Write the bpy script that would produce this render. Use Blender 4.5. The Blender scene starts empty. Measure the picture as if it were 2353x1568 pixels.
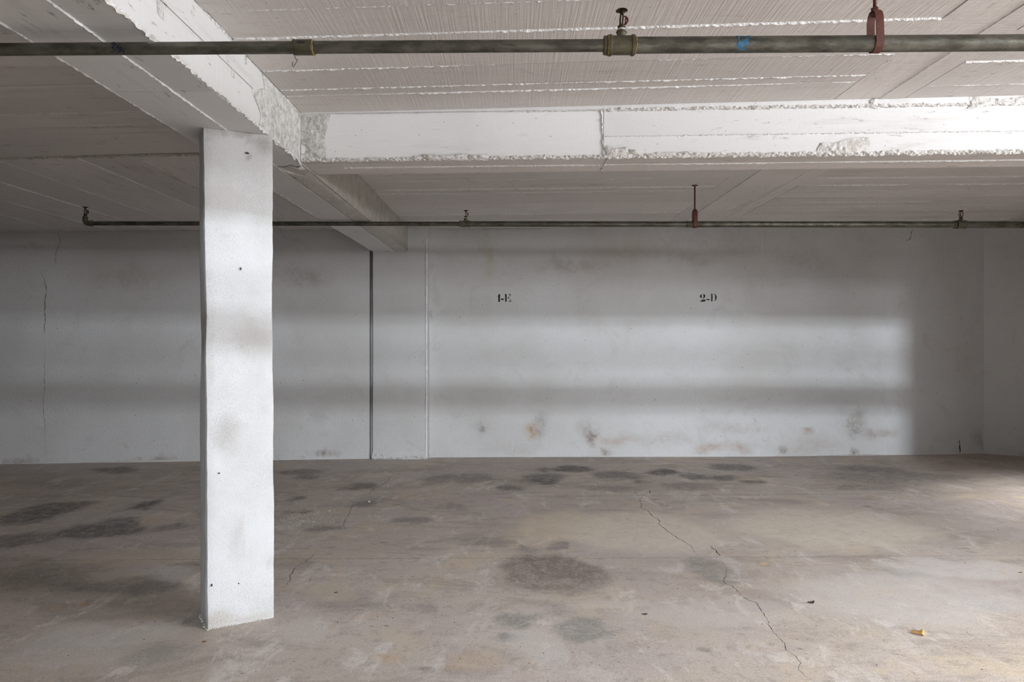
import bpy, bmesh, math, random
from mathutils import Vector, noise
from mathutils.geometry import delaunay_2d_cdt

# ------------------------------------------------------------------ camera, light, exposure
scene = bpy.context.scene
COL = scene.collection
F = 24.0 / 36.0 * 2353.0          # focal length in pixels of the 2353 x 1568 frame
CAM_Z = 1.30

cam_data = bpy.data.cameras.new('camera')
cam_data.lens = 24.0
cam_data.sensor_width = 36.0
cam_data.clip_start = 0.05
cam = bpy.data.objects.new('camera', cam_data)
cam.location = (0, 0, CAM_Z)
cam.rotation_euler = (math.radians(90), 0, 0)
COL.objects.link(cam)
scene.camera = cam

world = bpy.data.worlds.new('world')
scene.world = world
world.use_nodes = True
bg = world.node_tree.nodes['Background']
bg.inputs['Color'].default_value = (0.80, 0.90, 1.0, 1)
bg.inputs['Strength'].default_value = 1.0
world.cycles.sampling_method = 'NONE'      # no sky is seen from inside; daylight enters through the light in the high window

scene.cycles.max_bounces = 6
scene.cycles.diffuse_bounces = 4
scene.cycles.adaptive_threshold = 0.02
scene.view_settings.view_transform = 'Standard'
scene.view_settings.look = 'None'
scene.view_settings.exposure = 0.10
scene.view_settings.gamma = 1.0
scene.view_settings.use_curve_mapping = False


def area_light(name, loc, aim, sx, sy, power, color):
    d = bpy.data.lights.new(name, 'AREA')
    d.shape = 'RECTANGLE'
    d.size, d.size_y = sx, sy
    d.energy = power
    d.color = color
    o = bpy.data.objects.new(name, d)
    o.location = loc
    o.rotation_euler = (Vector(aim) - Vector(loc)).to_track_quat('-Z', 'Y').to_euler()
    COL.objects.link(o)
    return o


# daylight entering through the high window strip on the right ; second light added for the floor patch behind the cross beam
area_light('daylight_high_window', (5.02, 0.75, 2.24), (0, 0.75, 1.4), 2.4, 0.40, 245, (0.95, 0.97, 1.0))
patch_light = area_light('added_patch_light', (4.80, 5.35, 2.515), (4.72, 5.35, 0), 0.5, 1.0, 18, (0.97, 0.98, 1.0))
patch_light.data.spread = math.radians(62)

# ------------------------------------------------------------------ helpers
rng = random.Random(7)


def P(px, py, y):
    """Point seen at pixel (px, py) of the photograph at depth y."""
    return Vector(((px - 1176.5) / F * y, y, CAM_Z + (784.0 - py) / F * y))


def FL(px, py):
    """Point of the floor seen at pixel (px, py)."""
    y = F * CAM_Z / (py - 784.0)
    return Vector(((px - 1176.5) / F * y, y, 0.0))


ORIGIN = {}


def link_mesh(name, verts, faces, mat, parent=None, smooth=False):
    me = bpy.data.meshes.new(name)
    o0 = ORIGIN.get(parent.name, Vector((0, 0, 0))) if parent else Vector((0, 0, 0))
    me.from_pydata([tuple(Vector(v) - o0) for v in verts], [], [tuple(f) for f in faces])
    bm = bmesh.new()
    bm.from_mesh(me)
    bmesh.ops.recalc_face_normals(bm, faces=bm.faces)
    bm.to_mesh(me)
    bm.free()
    if smooth:
        for p in me.polygons:
            p.use_smooth = True
    if mat:
        me.materials.append(mat)
    o = bpy.data.objects.new(name, me)
    COL.objects.link(o)
    if parent:
        o.parent = parent
        ORIGIN[o.name] = o0
    return o


def tag(o, label=None, cat=None, group=None, kind=None):
    if label: o['label'] = label
    if cat: o['category'] = cat
    if group: o['group'] = group
    if kind: o['kind'] = kind
    return o


def thing(name, loc, label, cat, group=None, kind=None):
    o = bpy.data.objects.new(name, None)
    o.empty_display_size = 0.05
    o.location = loc
    COL.objects.link(o)
    ORIGIN[o.name] = Vector(loc)
    return tag(o, label, cat, group, kind)


class MB:
    def __init__(self):
        self.v, self.f = [], []

    def add(self, verts, faces):
        n = len(self.v)
        self.v += [Vector(p) for p in verts]
        self.f += [tuple(i + n for i in f) for f in faces]
        return self

    def hexa(self, c):
        """box from 8 corners: 4 below (ring), 4 above (ring)"""
        return self.add(c, [(3, 2, 1, 0), (4, 5, 6, 7), (0, 1, 5, 4), (1, 2, 6, 5), (2, 3, 7, 6), (3, 0, 4, 7)])

    def box(self, a, b):
        (x0, y0, z0), (x1, y1, z1) = a, b
        return self.hexa([(x0, y0, z0), (x1, y0, z0), (x1, y1, z0), (x0, y1, z0),
                          (x0, y0, z1), (x1, y0, z1), (x1, y1, z1), (x0, y1, z1)])

    def lathe(self, profile, base, axis, n=24, close=True):
        axis = Vector(axis).normalized()
        base = Vector(base)
        u = axis.orthogonal().normalized()
        w = axis.cross(u)
        vs, fs = [], []
        for r, t in profile:
            for k in range(n):
                a = 2 * math.pi * k / n
                vs.append(base + axis * t + (u * math.cos(a) + w * math.sin(a)) * r)
        m = len(profile)
        for i in range(m - 1):
            for k in range(n):
                fs.append((i * n + k, i * n + (k + 1) % n, (i + 1) * n + (k + 1) % n, (i + 1) * n + k))
        if close:
            fs.append(tuple(range(n - 1, -1, -1)))
            fs.append(tuple((m - 1) * n + k for k in range(n)))
        return self.add(vs, fs)

    def tube(self, pts, r, n=8, closed=False):
        pts = [Vector(p) for p in pts]
        m = len(pts)
        rr = r if isinstance(r, (list, tuple)) else [r] * m
        vs, fs = [], []
        u = None
        for i, p in enumerate(pts):
            if closed:
                t = pts[(i + 1) % m] - pts[i - 1]
            else:
                t = pts[min(i + 1, m - 1)] - pts[max(i - 1, 0)]
            t.normalize()
            if u is None:
                u = t.orthogonal().normalized()
            u = (u - t * u.dot(t)).normalized()
            w = t.cross(u)
            for k in range(n):
                a = 2 * math.pi * k / n
                vs.append(p + (u * math.cos(a) + w * math.sin(a)) * rr[i])
        rows = m if closed else m - 1
        for i in range(rows):
            j = (i + 1) % m
            for k in range(n):
                fs.append((i * n + k, i * n + (k + 1) % n, j * n + (k + 1) % n, j * n + k))
        if not closed:
            fs.append(tuple(range(n - 1, -1, -1)))
            fs.append(tuple((m - 1) * n + k for k in range(n)))
        return self.add(vs, fs)

    def build(self, name, mat, parent=None, smooth=False):
        return link_mesh(name, self.v, self.f, mat, parent, smooth)


def smooth_by_angle(o, deg=40):
    me = o.data
    bm = bmesh.new()
    bm.from_mesh(me)
    for f in bm.faces: f.smooth = True
    for e in bm.edges:
        if len(e.link_faces) == 2 and e.calc_face_angle(0) > math.radians(deg):
            e.smooth = False
    bm.to_mesh(me)
    bm.free()
    return o


# ------------------------------------------------------------------ materials
class Mat:
    def __init__(self, name):
        self.m = bpy.data.materials.new(name)
        self.m.use_nodes = True
        self.t = self.m.node_tree
        self.bsdf = self.t.nodes['Principled BSDF']
        g = self.t.nodes.new('ShaderNodeNewGeometry')
        self.pos = g.outputs['Position']

    def n(self, kind, **kw):
        nd = self.t.nodes.new(kind)
        for k, v in kw.items(): setattr(nd, k, v)
        return nd

    def L(self, a, b): self.t.links.new(a, b)

    def setin(self, sock, v):
        if hasattr(v, 'is_output'): self.L(v, sock)
        else: sock.default_value = v

    def vm(self, op, a, b=None):
        nd = self.n('ShaderNodeVectorMath', operation=op)
        self.setin(nd.inputs[0], a)
        if b is not None: self.setin(nd.inputs[1], b)
        return nd.outputs['Value'] if op == 'LENGTH' else nd.outputs['Vector']

    def ma(self, op, a, b=None, clamp=False):
        nd = self.n('ShaderNodeMath', operation=op, use_clamp=clamp)
        self.setin(nd.inputs[0], a)
        if b is not None: self.setin(nd.inputs[1], b)
        return nd.outputs[0]

    def noise(self, scale, detail=4, rough=0.55, vec=None, stretch=None, dist=0.0, out='Fac', offset=None):
        v = vec or self.pos
        if offset: v = self.vm('ADD', v, offset)
        if stretch: v = self.vm('MULTIPLY', v, stretch)
        nd = self.n('ShaderNodeTexNoise')
        self.L(v, nd.inputs['Vector'])
        nd.inputs['Scale'].default_value = scale
        nd.inputs['Detail'].default_value = min(detail, 4.5)
        nd.inputs['Roughness'].default_value = rough
        nd.inputs['Distortion'].default_value = dist
        return nd.outputs[out]

    def voronoi(self, scale, vec=None, stretch=None, feature='F1'):
        v = vec or self.pos
        if stretch: v = self.vm('MULTIPLY', v, stretch)
        nd = self.n('ShaderNodeTexVoronoi', feature=feature)
        self.L(v, nd.inputs['Vector'])
        nd.inputs['Scale'].default_value = scale
        return nd.outputs['Distance']

    def rng(self, fac, a, b, c=0.0, d=1.0):
        nd = self.n('ShaderNodeMapRange', interpolation_type='SMOOTHSTEP')
        self.L(fac, nd.inputs['Value'])
        for i, v in zip(('From Min', 'From Max', 'To Min', 'To Max'), (a, b, c, d)):
            nd.inputs[i].default_value = v
        return nd.outputs['Result']

    def mix(self, fac, a, b, blend='MIX'):
        nd = self.n('ShaderNodeMix', data_type='RGBA', blend_type=blend)
        self.setin(nd.inputs['Factor'], fac)
        for s, v in ((nd.inputs['A'], a), (nd.inputs['B'], b)):
            s = [i for i in nd.inputs if i.name == s.name and i.type == 'RGBA'][0]
            if hasattr(v, 'is_output'): self.L(v, s)
            else: s.default_value = (*v, 1)
        return [o for o in nd.outputs if o.type == 'RGBA'][0]

    def soiled(self, col, edge, lo=0.5):
        """stains stored on the mesh (colour + cover), broken up at the edges by the noise `edge`"""
        nd = self.n('ShaderNodeAttribute', attribute_name='stain')
        cv = self.n('ShaderNodeAttribute', attribute_name='stain_cover')
        f = self.ma('MULTIPLY', cv.outputs['Fac'], self.rng(edge, 0.36, 0.60, lo, 1.35), clamp=True)
        return self.mix(f, col, nd.outputs['Color'])

    def bump(self, height, strength, dist, normal=None):
        nd = self.n('ShaderNodeBump')
        self.L(height, nd.inputs['Height'])
        nd.inputs['Strength'].default_value = strength
        nd.inputs['Distance'].default_value = dist
        if normal is not None: self.L(normal, nd.inputs['Normal'])
        return nd.outputs['Normal']

    def finish(self, col, rough=0.8, normal=None, metal=0.0, spec=0.5):
        self.setin(self.bsdf.inputs['Base Color'], col if hasattr(col, 'is_output') else (*col, 1))
        self.setin(self.bsdf.inputs['Roughness'], rough)
        self.bsdf.inputs['Metallic'].default_value = metal
        self.bsdf.inputs['Specular IOR Level'].default_value = spec
        if normal is not None: self.L(normal, self.bsdf.inputs['Normal'])
        return self.m


def paint_wall():
    """whitewashed stucco, soiled"""
    M = Mat('whitewashed_stucco')
    col = M.mix(M.rng(M.noise(0.8, 5), 0.38, 0.68), (0.65, 0.65, 0.65), (0.57, 0.56, 0.545))
    big = M.noise(2.6, 8, 0.68, dist=0.6, offset=(3, 1, 9))
    col = M.mix(M.rng(big, 0.54, 0.80, 0, 0.45), col, (0.42, 0.385, 0.35))
    sm = M.noise(11, 7, 0.7, dist=1.0)
    gate = M.rng(M.noise(1.3, 3, offset=(5, 5, 5)), 0.5, 0.68)
    col = M.mix(M.ma('MULTIPLY', M.rng(sm, 0.58, 0.74, 0, 0.55), gate), col, (0.30, 0.27, 0.24))
    sp = M.voronoi(7)
    col = M.mix(M.rng(sp, 0.03, 0.055, 0.7, 0.0), col, (0.16, 0.14, 0.12))
    fine = M.noise(170, 3, 0.6)
    col = M.mix(M.rng(fine, 0.34, 0.66, 0.30, 0.0), col, (0.40, 0.39, 0.38))
    col = M.soiled(col, sm)
    h = M.noise(60, 2, 0.75)
    return M.finish(col, 0.88, M.bump(h, 0.45, 0.012), spec=0.2)


def paint_column():
    M = Mat('rough_white_stucco')
    col = M.mix(M.rng(M.noise(3.5, 6, 0.6), 0.35, 0.7), (0.66, 0.665, 0.675), (0.58, 0.58, 0.57))
    grit = M.noise(300, 2.5, 0.65)
    gate = M.rng(M.noise(4.5, 4, offset=(1, 4, 2)), 0.36, 0.66, 0.2, 1.0)
    col = M.mix(M.ma('MULTIPLY', M.rng(grit, 0.50, 0.66, 0, 0.6), gate), col, (0.36, 0.335, 0.31))
    col = M.soiled(col, grit)
    h = M.noise(130, 2.5, 0.75)
    return M.finish(col, 0.9, M.bump(h, 0.45, 0.006), spec=0.2)


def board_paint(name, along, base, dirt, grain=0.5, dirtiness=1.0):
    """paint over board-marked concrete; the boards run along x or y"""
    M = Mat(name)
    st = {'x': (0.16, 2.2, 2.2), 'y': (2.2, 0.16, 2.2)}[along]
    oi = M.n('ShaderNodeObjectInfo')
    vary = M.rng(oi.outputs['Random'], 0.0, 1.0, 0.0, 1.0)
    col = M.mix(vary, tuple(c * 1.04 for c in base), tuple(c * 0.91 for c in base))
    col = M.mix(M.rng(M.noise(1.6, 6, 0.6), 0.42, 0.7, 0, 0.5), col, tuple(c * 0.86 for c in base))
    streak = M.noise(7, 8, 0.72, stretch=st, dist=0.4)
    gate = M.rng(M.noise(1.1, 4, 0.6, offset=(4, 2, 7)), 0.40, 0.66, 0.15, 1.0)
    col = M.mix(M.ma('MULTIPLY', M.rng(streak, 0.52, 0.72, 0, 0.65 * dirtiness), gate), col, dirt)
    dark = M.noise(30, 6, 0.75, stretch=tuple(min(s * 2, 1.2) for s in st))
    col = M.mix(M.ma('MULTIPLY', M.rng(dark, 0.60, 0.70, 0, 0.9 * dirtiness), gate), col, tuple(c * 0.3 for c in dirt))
    sp = M.voronoi(16)
    col = M.mix(M.rng(sp, 0.04, 0.07, 0.6, 0.0), col, tuple(c * 0.45 for c in dirt))
    saw_st = {'x': (1.0, 0.02, 1.0), 'y': (0.02, 1.0, 0.02)}[along]
    saw = M.noise(110, 1.5, 0.6, stretch=saw_st)
    col = M.mix(M.rng(saw, 0.60, 0.75, 0, 0.20), col, tuple(min(c * 1.18, 0.86) for c in base))
    h = M.ma('ADD', saw, M.noise(34, 2, 0.75, stretch=tuple(min(s_ * 2, 1.0) for s_ in st)))
    return M.finish(col, 0.85, M.bump(h, grain, 0.010), spec=0.25)


def rough_mortar(name, a, b, sc=1.0):
    M = Mat(name)
    col = M.mix(M.rng(M.noise(9 * sc, 7, 0.7, dist=0.8), 0.38, 0.66), a, b)
    col = M.mix(M.rng(M.noise(120, 4, 0.7), 0.55, 0.7, 0, 0.5), col, tuple(c * 0.55 for c in b))
    h = M.noise(40, 3, 0.72)
    return M.finish(col, 0.92, M.bump(h, 0.8, 0.012), spec=0.15)


def floor_material():
    M = Mat('stained_concrete_floor')
    n1 = M.noise(0.55, 6, 0.6, offset=(2, 7, 0))
    col = M.mix(M.rng(n1, 0.34, 0.66), (0.458, 0.390, 0.335), (0.560, 0.498, 0.451))
    n2 = M.noise(1.7, 7, 0.66, dist=0.5)
    col = M.mix(M.rng(n2, 0.50, 0.66, 0, 0.75), col, (0.601, 0.492, 0.362))
    n3 = M.noise(2.3, 8, 0.72, dist=0.8, stretch=(0.55, 1.3, 1), offset=(9, 3, 0))
    col = M.mix(M.rng(n3, 0.48, 0.64, 0, 0.60), col, (0.321, 0.273, 0.239))
    n5 = M.noise(4.2, 9, 0.75, dist=0.5, stretch=(1.3, 0.7, 1), offset=(1, 8, 0))
    col = M.mix(M.rng(n5, 0.52, 0.66, 0, 0.60), col, (0.752, 0.710, 0.683))
    col = M.mix(M.rng(M.noise(1.1, 4, 0.7, offset=(8, 8, 3)), 0.50, 0.62, 0, 0.5), col, (0.470, 0.409, 0.403))
    n6 = M.noise(14, 8, 0.75, dist=0.6)
    col = M.mix(M.rng(n6, 0.50, 0.68, 0, 0.50), col, (0.287, 0.246, 0.218))
    # small round drips
    gate = M.rng(M.noise(0.9, 4, offset=(7, 2, 0)), 0.50, 0.62)
    wob = M.vm('ADD', M.pos, M.vm('MULTIPLY', M.noise(14, 3, out='Color'), (0.068, 0.068, 0.000)))
    v1 = M.voronoi(5.5, wob, (0.75, 1.15, 0))
    col = M.mix(M.ma('MULTIPLY', M.rng(v1, 0.09, 0.19, 0.6, 0.0), gate), col, (0.218, 0.198, 0.185))
    v2 = M.voronoi(24, wob, (1, 1, 0))
    g2 = M.rng(M.noise(2.5, 4, offset=(3, 3, 3)), 0.48, 0.62)
    col = M.mix(M.ma('MULTIPLY', M.rng(v2, 0.07, 0.16, 0.8, 0.0), g2), col, (0.150, 0.123, 0.102))
    mid = M.noise(55, 4, 0.75, offset=(5, 1, 0))
    col = M.soiled(col, M.ma('ADD', M.ma('MULTIPLY', n6, 0.55), M.ma('MULTIPLY', mid, 0.45)), 0.45)
    # pale scratches
    for ang, sc_, off in ((0.35, (1.2, 26, 1), (0, 0, 0)), (-0.6, (1.0, 30, 1), (4, 9, 0))):
        mp = M.n('ShaderNodeMapping')
        mp.inputs['Rotation'].default_value = (0, 0, ang)
        mp.inputs['Scale'].default_value = sc_
        mp.inputs['Location'].default_value = off
        M.L(M.pos, mp.inputs['Vector'])
        s = M.noise(3.0, 5, 0.65, vec=mp.outputs['Vector'])
        g = M.rng(M.noise(1.4, 4, offset=(off[0] + 2, 6, 0)), 0.5, 0.66)
        col = M.mix(M.ma('MULTIPLY', M.rng(s, 0.66, 0.74, 0, 0.5), g), col, (0.820, 0.778, 0.752))
    fine = M.noise(210, 3, 0.65)
    col = M.mix(M.rng(fine, 0.36, 0.62, 0.42, 0.0), col, (0.246, 0.213, 0.190))
    col = M.mix(M.rng(mid, 0.50, 0.66, 0, 0.32), col, (0.246, 0.213, 0.190))
    col = M.mix(M.rng(M.noise(160, 3, 0.65, offset=(3, 3, 3)), 0.54, 0.68, 0, 0.42), col, (0.784, 0.750, 0.717))
    col = M.mix(1.0, col, (0.985, 0.975, 0.955), 'MULTIPLY')
    h = M.noise(70, 2, 0.75)
    rough = M.rng(n3, 0.3, 0.7, 0.58, 0.74)
    return M.finish(col, rough, M.bump(h, 0.30, 0.006), spec=0.3)


def metal_material(name, a, b, metal=0.55, rough=0.5, rust=None, spec=0.5, sc=1.0):
    M = Mat(name)
    col = M.mix(M.rng(M.noise(26 * sc, 6, 0.7, stretch=(0.35, 1, 1)), 0.36, 0.66), a, b)
    col = M.mix(M.rng(M.noise(9 * sc, 6, 0.65), 0.45, 0.7, 0, 0.6), col, tuple(c * 0.55 for c in a))
    if rust: col = M.mix(M.rng(M.noise(70 * sc, 6, 0.75), 0.56, 0.68, 0, 0.8), col, rust)
    nb = M.bump(M.noise(160, 5, 0.7), 0.25, 0.003)
    return M.finish(col, M.rng(M.noise(40, 4), 0.3, 0.7, rough - 0.1, rough + 0.15), nb, metal, spec)


def plain(name, a, rough=0.7, metal=0.0, var=0.25, sc=60):
    M = Mat(name)
    col = M.mix(M.rng(M.noise(sc, 5, 0.65), 0.35, 0.65), a, tuple(c * (1 - var) for c in a))
    return M.finish(col, rough, M.bump(M.noise(sc * 2.5, 4), 0.3, 0.002), metal)


MT = {
    'wall': paint_wall(),
    'column': paint_column(),
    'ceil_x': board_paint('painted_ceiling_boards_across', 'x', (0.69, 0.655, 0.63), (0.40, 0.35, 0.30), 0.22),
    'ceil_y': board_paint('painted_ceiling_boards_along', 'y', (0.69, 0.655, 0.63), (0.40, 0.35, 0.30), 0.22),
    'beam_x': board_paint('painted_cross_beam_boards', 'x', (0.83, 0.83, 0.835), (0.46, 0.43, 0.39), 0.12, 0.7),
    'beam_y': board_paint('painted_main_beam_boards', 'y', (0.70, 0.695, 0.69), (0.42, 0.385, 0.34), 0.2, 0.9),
    'ridge': rough_mortar('white_cement_fins', (0.82, 0.82, 0.82), (0.72, 0.71, 0.70)),
    'mortar': rough_mortar('grey_render', (0.54, 0.515, 0.465), (0.44, 0.415, 0.365)),
    'darkened': rough_mortar('darkened_concrete', (0.22, 0.205, 0.185), (0.17, 0.155, 0.14)),  # for the unseen walls, darkened to cut bounced light
    'soffit_render': rough_mortar('pale_render', (0.64, 0.615, 0.58), (0.54, 0.51, 0.465)),
    'mould': rough_mortar('weathered_render', (0.72, 0.715, 0.70), (0.45, 0.43, 0.40), 3.2),
    'spall': rough_mortar('broken_concrete', (0.80, 0.795, 0.79), (0.56, 0.53, 0.49), 3.0),
    'floor': floor_material(),
    'pipe': metal_material('aged_galvanised_pipe', (0.155, 0.15, 0.125), (0.06, 0.056, 0.043), 0.65, 0.42),
    'fitting': metal_material('malleable_iron_fitting', (0.125, 0.115, 0.078), (0.075, 0.067, 0.042), 0.45, 0.5, (0.16, 0.10, 0.035)),
    'hemp': plain('hemp_thread_seal', (0.33, 0.22, 0.075), 0.95, 0, 0.6, 240),
    'bronze': metal_material('darkened_bronze', (0.075, 0.05, 0.025), (0.035, 0.022, 0.012), 0.5, 0.5),
    'ptfe': plain('white_thread_tape', (0.72, 0.72, 0.70), 0.6),
    'redlead': plain('red_oxide_paint', (0.125, 0.028, 0.017), 0.6, 0, 0.4, 90),
    'redpart': plain('red_lever', (0.14, 0.012, 0.008), 0.5, 0, 0.4),
    'black': plain('black_wire', (0.012, 0.011, 0.010), 0.6),
    'ink': plain('black_stencil_paint', (0.012, 0.012, 0.012), 0.8, 0, 0.3, 400),
    'blue': plain('blue_paint_mark', (0.035, 0.16, 0.30), 0.6, 0, 0.4, 150),
    'navy': plain('navy_paint_mark', (0.008, 0.011, 0.035), 0.6, 0, 0.4, 150),
    'tan': plain('tan_paper', (0.48, 0.25, 0.09), 0.8, 0, 0.5, 200),
    'yellow': plain('yellow_fibre', (0.62, 0.40, 0.10), 0.8, 0, 0.4, 200),
    'leaf': plain('dried_leaf', (0.075, 0.055, 0.042), 0.8, 0, 0.5, 200),
    'brownchip': plain('brown_chip', (0.17, 0.09, 0.035), 0.8, 0, 0.5, 200),
    'grit': plain('pale_grit', (0.62, 0.58, 0.50), 0.9, 0, 0.6, 90),
    'groove': plain('dirt_in_cracks', (0.075, 0.062, 0.052), 0.95, 0, 0.5, 80),
    'steel': plain('grey_painted_steel', (0.30, 0.31, 0.32), 0.6),
    'tube': None,
}
tm = Mat('added_lamp_glow')  # glow of the lamp added behind the viewer
tm.bsdf.inputs['Emission Color'].default_value = (0.86, 0.92, 1.0, 1)
tm.bsdf.inputs['Emission Strength'].default_value = 18.0
MT['tube'] = tm.finish((0.8, 0.8, 0.8), 0.4)

# ------------------------------------------------------------------ stains: centre, half width, half height (photograph pixels), colour, cover
FLOOR_STAINS = [
        # pixels of the photograph: centre, half width, half height on the floor
        (1262, 1318, 118, 46, (0.177, 0.140, 0.122), .72), (1290, 1300, 70, 26, (0.159, 0.128, 0.110), .5),
        (1635, 1315, 52, 30, (0.232, 0.220, 0.201), .7), (1600, 1290, 40, 10, (0.232, 0.220, 0.201), .6),
        (1175, 1428, 50, 18, (0.244, 0.244, 0.226), .75), (1335, 1440, 55, 24, (0.244, 0.244, 0.232), .7),
        (1165, 1476, 38, 10, (0.244, 0.238, 0.232), .7), (1270, 1400, 30, 10, (0.293, 0.268, 0.244), .5),
        (1318, 1078, 48, 6, (0.055, 0.049, 0.049), .95), (1525, 1087, 34, 6.5, (0.049, 0.040, 0.037), .98),
        (1250, 1078, 12, 4, (0.098, 0.098, 0.098), .8), (1245, 1100, 55, 11, (0.122, 0.116, 0.110), .85),
        (1250, 1106, 38, 5, (0.067, 0.061, 0.061), .8), (1420, 1092, 60, 8, (0.134, 0.122, 0.116), .8),
        (1480, 1107, 18, 4, (0.073, 0.073, 0.073), .85), (1590, 1096, 24, 6, (0.110, 0.110, 0.110), .8),
        (1650, 1099, 40, 5, (0.110, 0.110, 0.110), .8), (1730, 1106, 28, 5, (0.110, 0.110, 0.110), .75),
        (1680, 1075, 60, 7, (0.122, 0.116, 0.110), .8), (1165, 1125, 38, 8, (0.134, 0.122, 0.116), .85),
        (1070, 1100, 60, 9, (0.183, 0.171, 0.165), .7), (1000, 1105, 30, 8, (0.207, 0.183, 0.171), .6),
        (1390, 1122, 80, 6, (0.207, 0.183, 0.171), .6), (1590, 1117, 60, 6, (0.195, 0.171, 0.159), .6),
        (830, 1120, 40, 8, (0.134, 0.110, 0.098), .8), (690, 1085, 50, 7, (0.159, 0.134, 0.110), .7),
        (672, 1148, 20, 4, (0.122, 0.104, 0.091), .9), (700, 1097, 26, 4, (0.146, 0.122, 0.104), .7),
        (650, 1178, 18, 4, (0.122, 0.104, 0.091), .85), (700, 1172, 22, 4, (0.122, 0.104, 0.091), .8),
        (745, 1216, 50, 6, (0.171, 0.152, 0.140), .75), (835, 1160, 22, 8, (0.183, 0.171, 0.165), .7),
        (945, 1194, 34, 6, (0.207, 0.195, 0.183), .75), (1030, 1165, 40, 6, (0.244, 0.220, 0.201), .6),
        (1230, 1190, 16, 4, (0.171, 0.146, 0.140), .8), (1275, 1252, 22, 6, (0.207, 0.183, 0.171), .8),
        (1222, 1258, 20, 5, (0.220, 0.195, 0.183), .7), (1235, 1220, 20, 5, (0.220, 0.195, 0.183), .7),
        (1130, 1245, 60, 12, (0.268, 0.238, 0.207), .6), (1095, 1240, 90, 10, (0.281, 0.244, 0.220), .5),
        (235, 1222, 95, 19, (0.091, 0.085, 0.085), .85), (280, 1200, 40, 8, (0.098, 0.091, 0.091), .7),
        (330, 1156, 34, 7, (0.073, 0.067, 0.061), .9), (318, 1166, 32, 4, (0.073, 0.067, 0.061), .85),
        (130, 1168, 75, 14, (0.104, 0.085, 0.079), .8), (60, 1190, 70, 18, (0.104, 0.091, 0.085), .75),
        (45, 1240, 90, 18, (0.134, 0.116, 0.110), .7), (270, 1080, 60, 6, (0.110, 0.091, 0.073), .7),
        (390, 1215, 40, 6, (0.134, 0.122, 0.116), .6), (350, 1350, 60, 18, (0.195, 0.177, 0.165), .7),
        (250, 1345, 130, 16, (0.207, 0.183, 0.159), .55), (90, 1330, 110, 26, (0.207, 0.177, 0.146), .55),
        (180, 1300, 140, 14, (0.244, 0.213, 0.183), .5), (430, 1300, 26, 6, (0.207, 0.183, 0.177), .6),
        (800, 1395, 90, 16, (0.293, 0.268, 0.250), .5), (950, 1400, 40, 14, (0.293, 0.268, 0.256), .5),
        (380, 1505, 60, 22, (0.293, 0.281, 0.256), .6), (450, 1430, 34, 16, (0.256, 0.244, 0.220), .6),
        (2070, 1320, 50, 14, (0.317, 0.311, 0.299), .7), (2270, 1395, 50, 14, (0.354, 0.348, 0.336), .6),
        (1920, 1201, 9, 4, (0.244, 0.220, 0.213), .8), (1866, 1186, 12, 4, (0.244, 0.220, 0.213), .8),
        (2000, 1260, 12, 5, (0.268, 0.244, 0.244), .8), (1932, 1210, 8, 4, (0.244, 0.220, 0.207), .8),
        (1995, 1167, 10, 4, (0.244, 0.220, 0.207), .8), (1850, 1168, 8, 3, (0.244, 0.220, 0.207), .8),
        (2060, 1100, 180, 16, (0.207, 0.183, 0.165), .55), (2000, 1078, 80, 8, (0.159, 0.146, 0.140), .6),
        (1990, 1120, 90, 6, (0.183, 0.159, 0.146), .5),
        # rust and pale rubbed places
        (885, 1508, 38, 12, (0.512, 0.329, 0.146), .35), (1085, 1530, 55, 18, (0.549, 0.390, 0.195), .28),
        (195, 1387, 22, 7, (0.439, 0.268, 0.110), .7), (120, 1400, 34, 8, (0.439, 0.305, 0.159), .3),
        (2310, 1317, 8, 4, (0.439, 0.220, 0.098), .7), (1756, 1305, 10, 4, (0.610, 0.415, 0.220), .7),
        (1300, 1210, 130, 34, (0.66, 0.56, 0.42), .70), (1900, 1215, 230, 46, (0.70, 0.635, 0.54), .75),
        (1480, 1225, 190, 44, (0.68, 0.61, 0.52), .75), (350, 1280, 180, 18, (0.50, 0.42, 0.30), .55),
        (780, 1270, 120, 14, (0.512, 0.439, 0.342), .35), (760, 1360, 60, 18, (0.561, 0.488, 0.378), .45),
        (380, 1325, 50, 14, (0.549, 0.525, 0.512), .55), (690, 1450, 60, 16, (0.634, 0.586, 0.561), .5),
        (260, 1460, 160, 24, (0.634, 0.610, 0.586), .5), (170, 1500, 160, 30, (0.573, 0.549, 0.537), .4),
        (1420, 1385, 120, 10, (0.634, 0.598, 0.573), .4), (1560, 1420, 140, 18, (0.610, 0.573, 0.549), .35),
        (2080, 1380, 260, 60, (0.683, 0.659, 0.647), .45), (2200, 1310, 160, 22, (0.708, 0.683, 0.671), .5),
        (1230, 1480, 60, 40, (0.634, 0.622, 0.610), .4), (1700, 1400, 120, 26, (0.610, 0.573, 0.549), .35),
    ]
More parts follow.
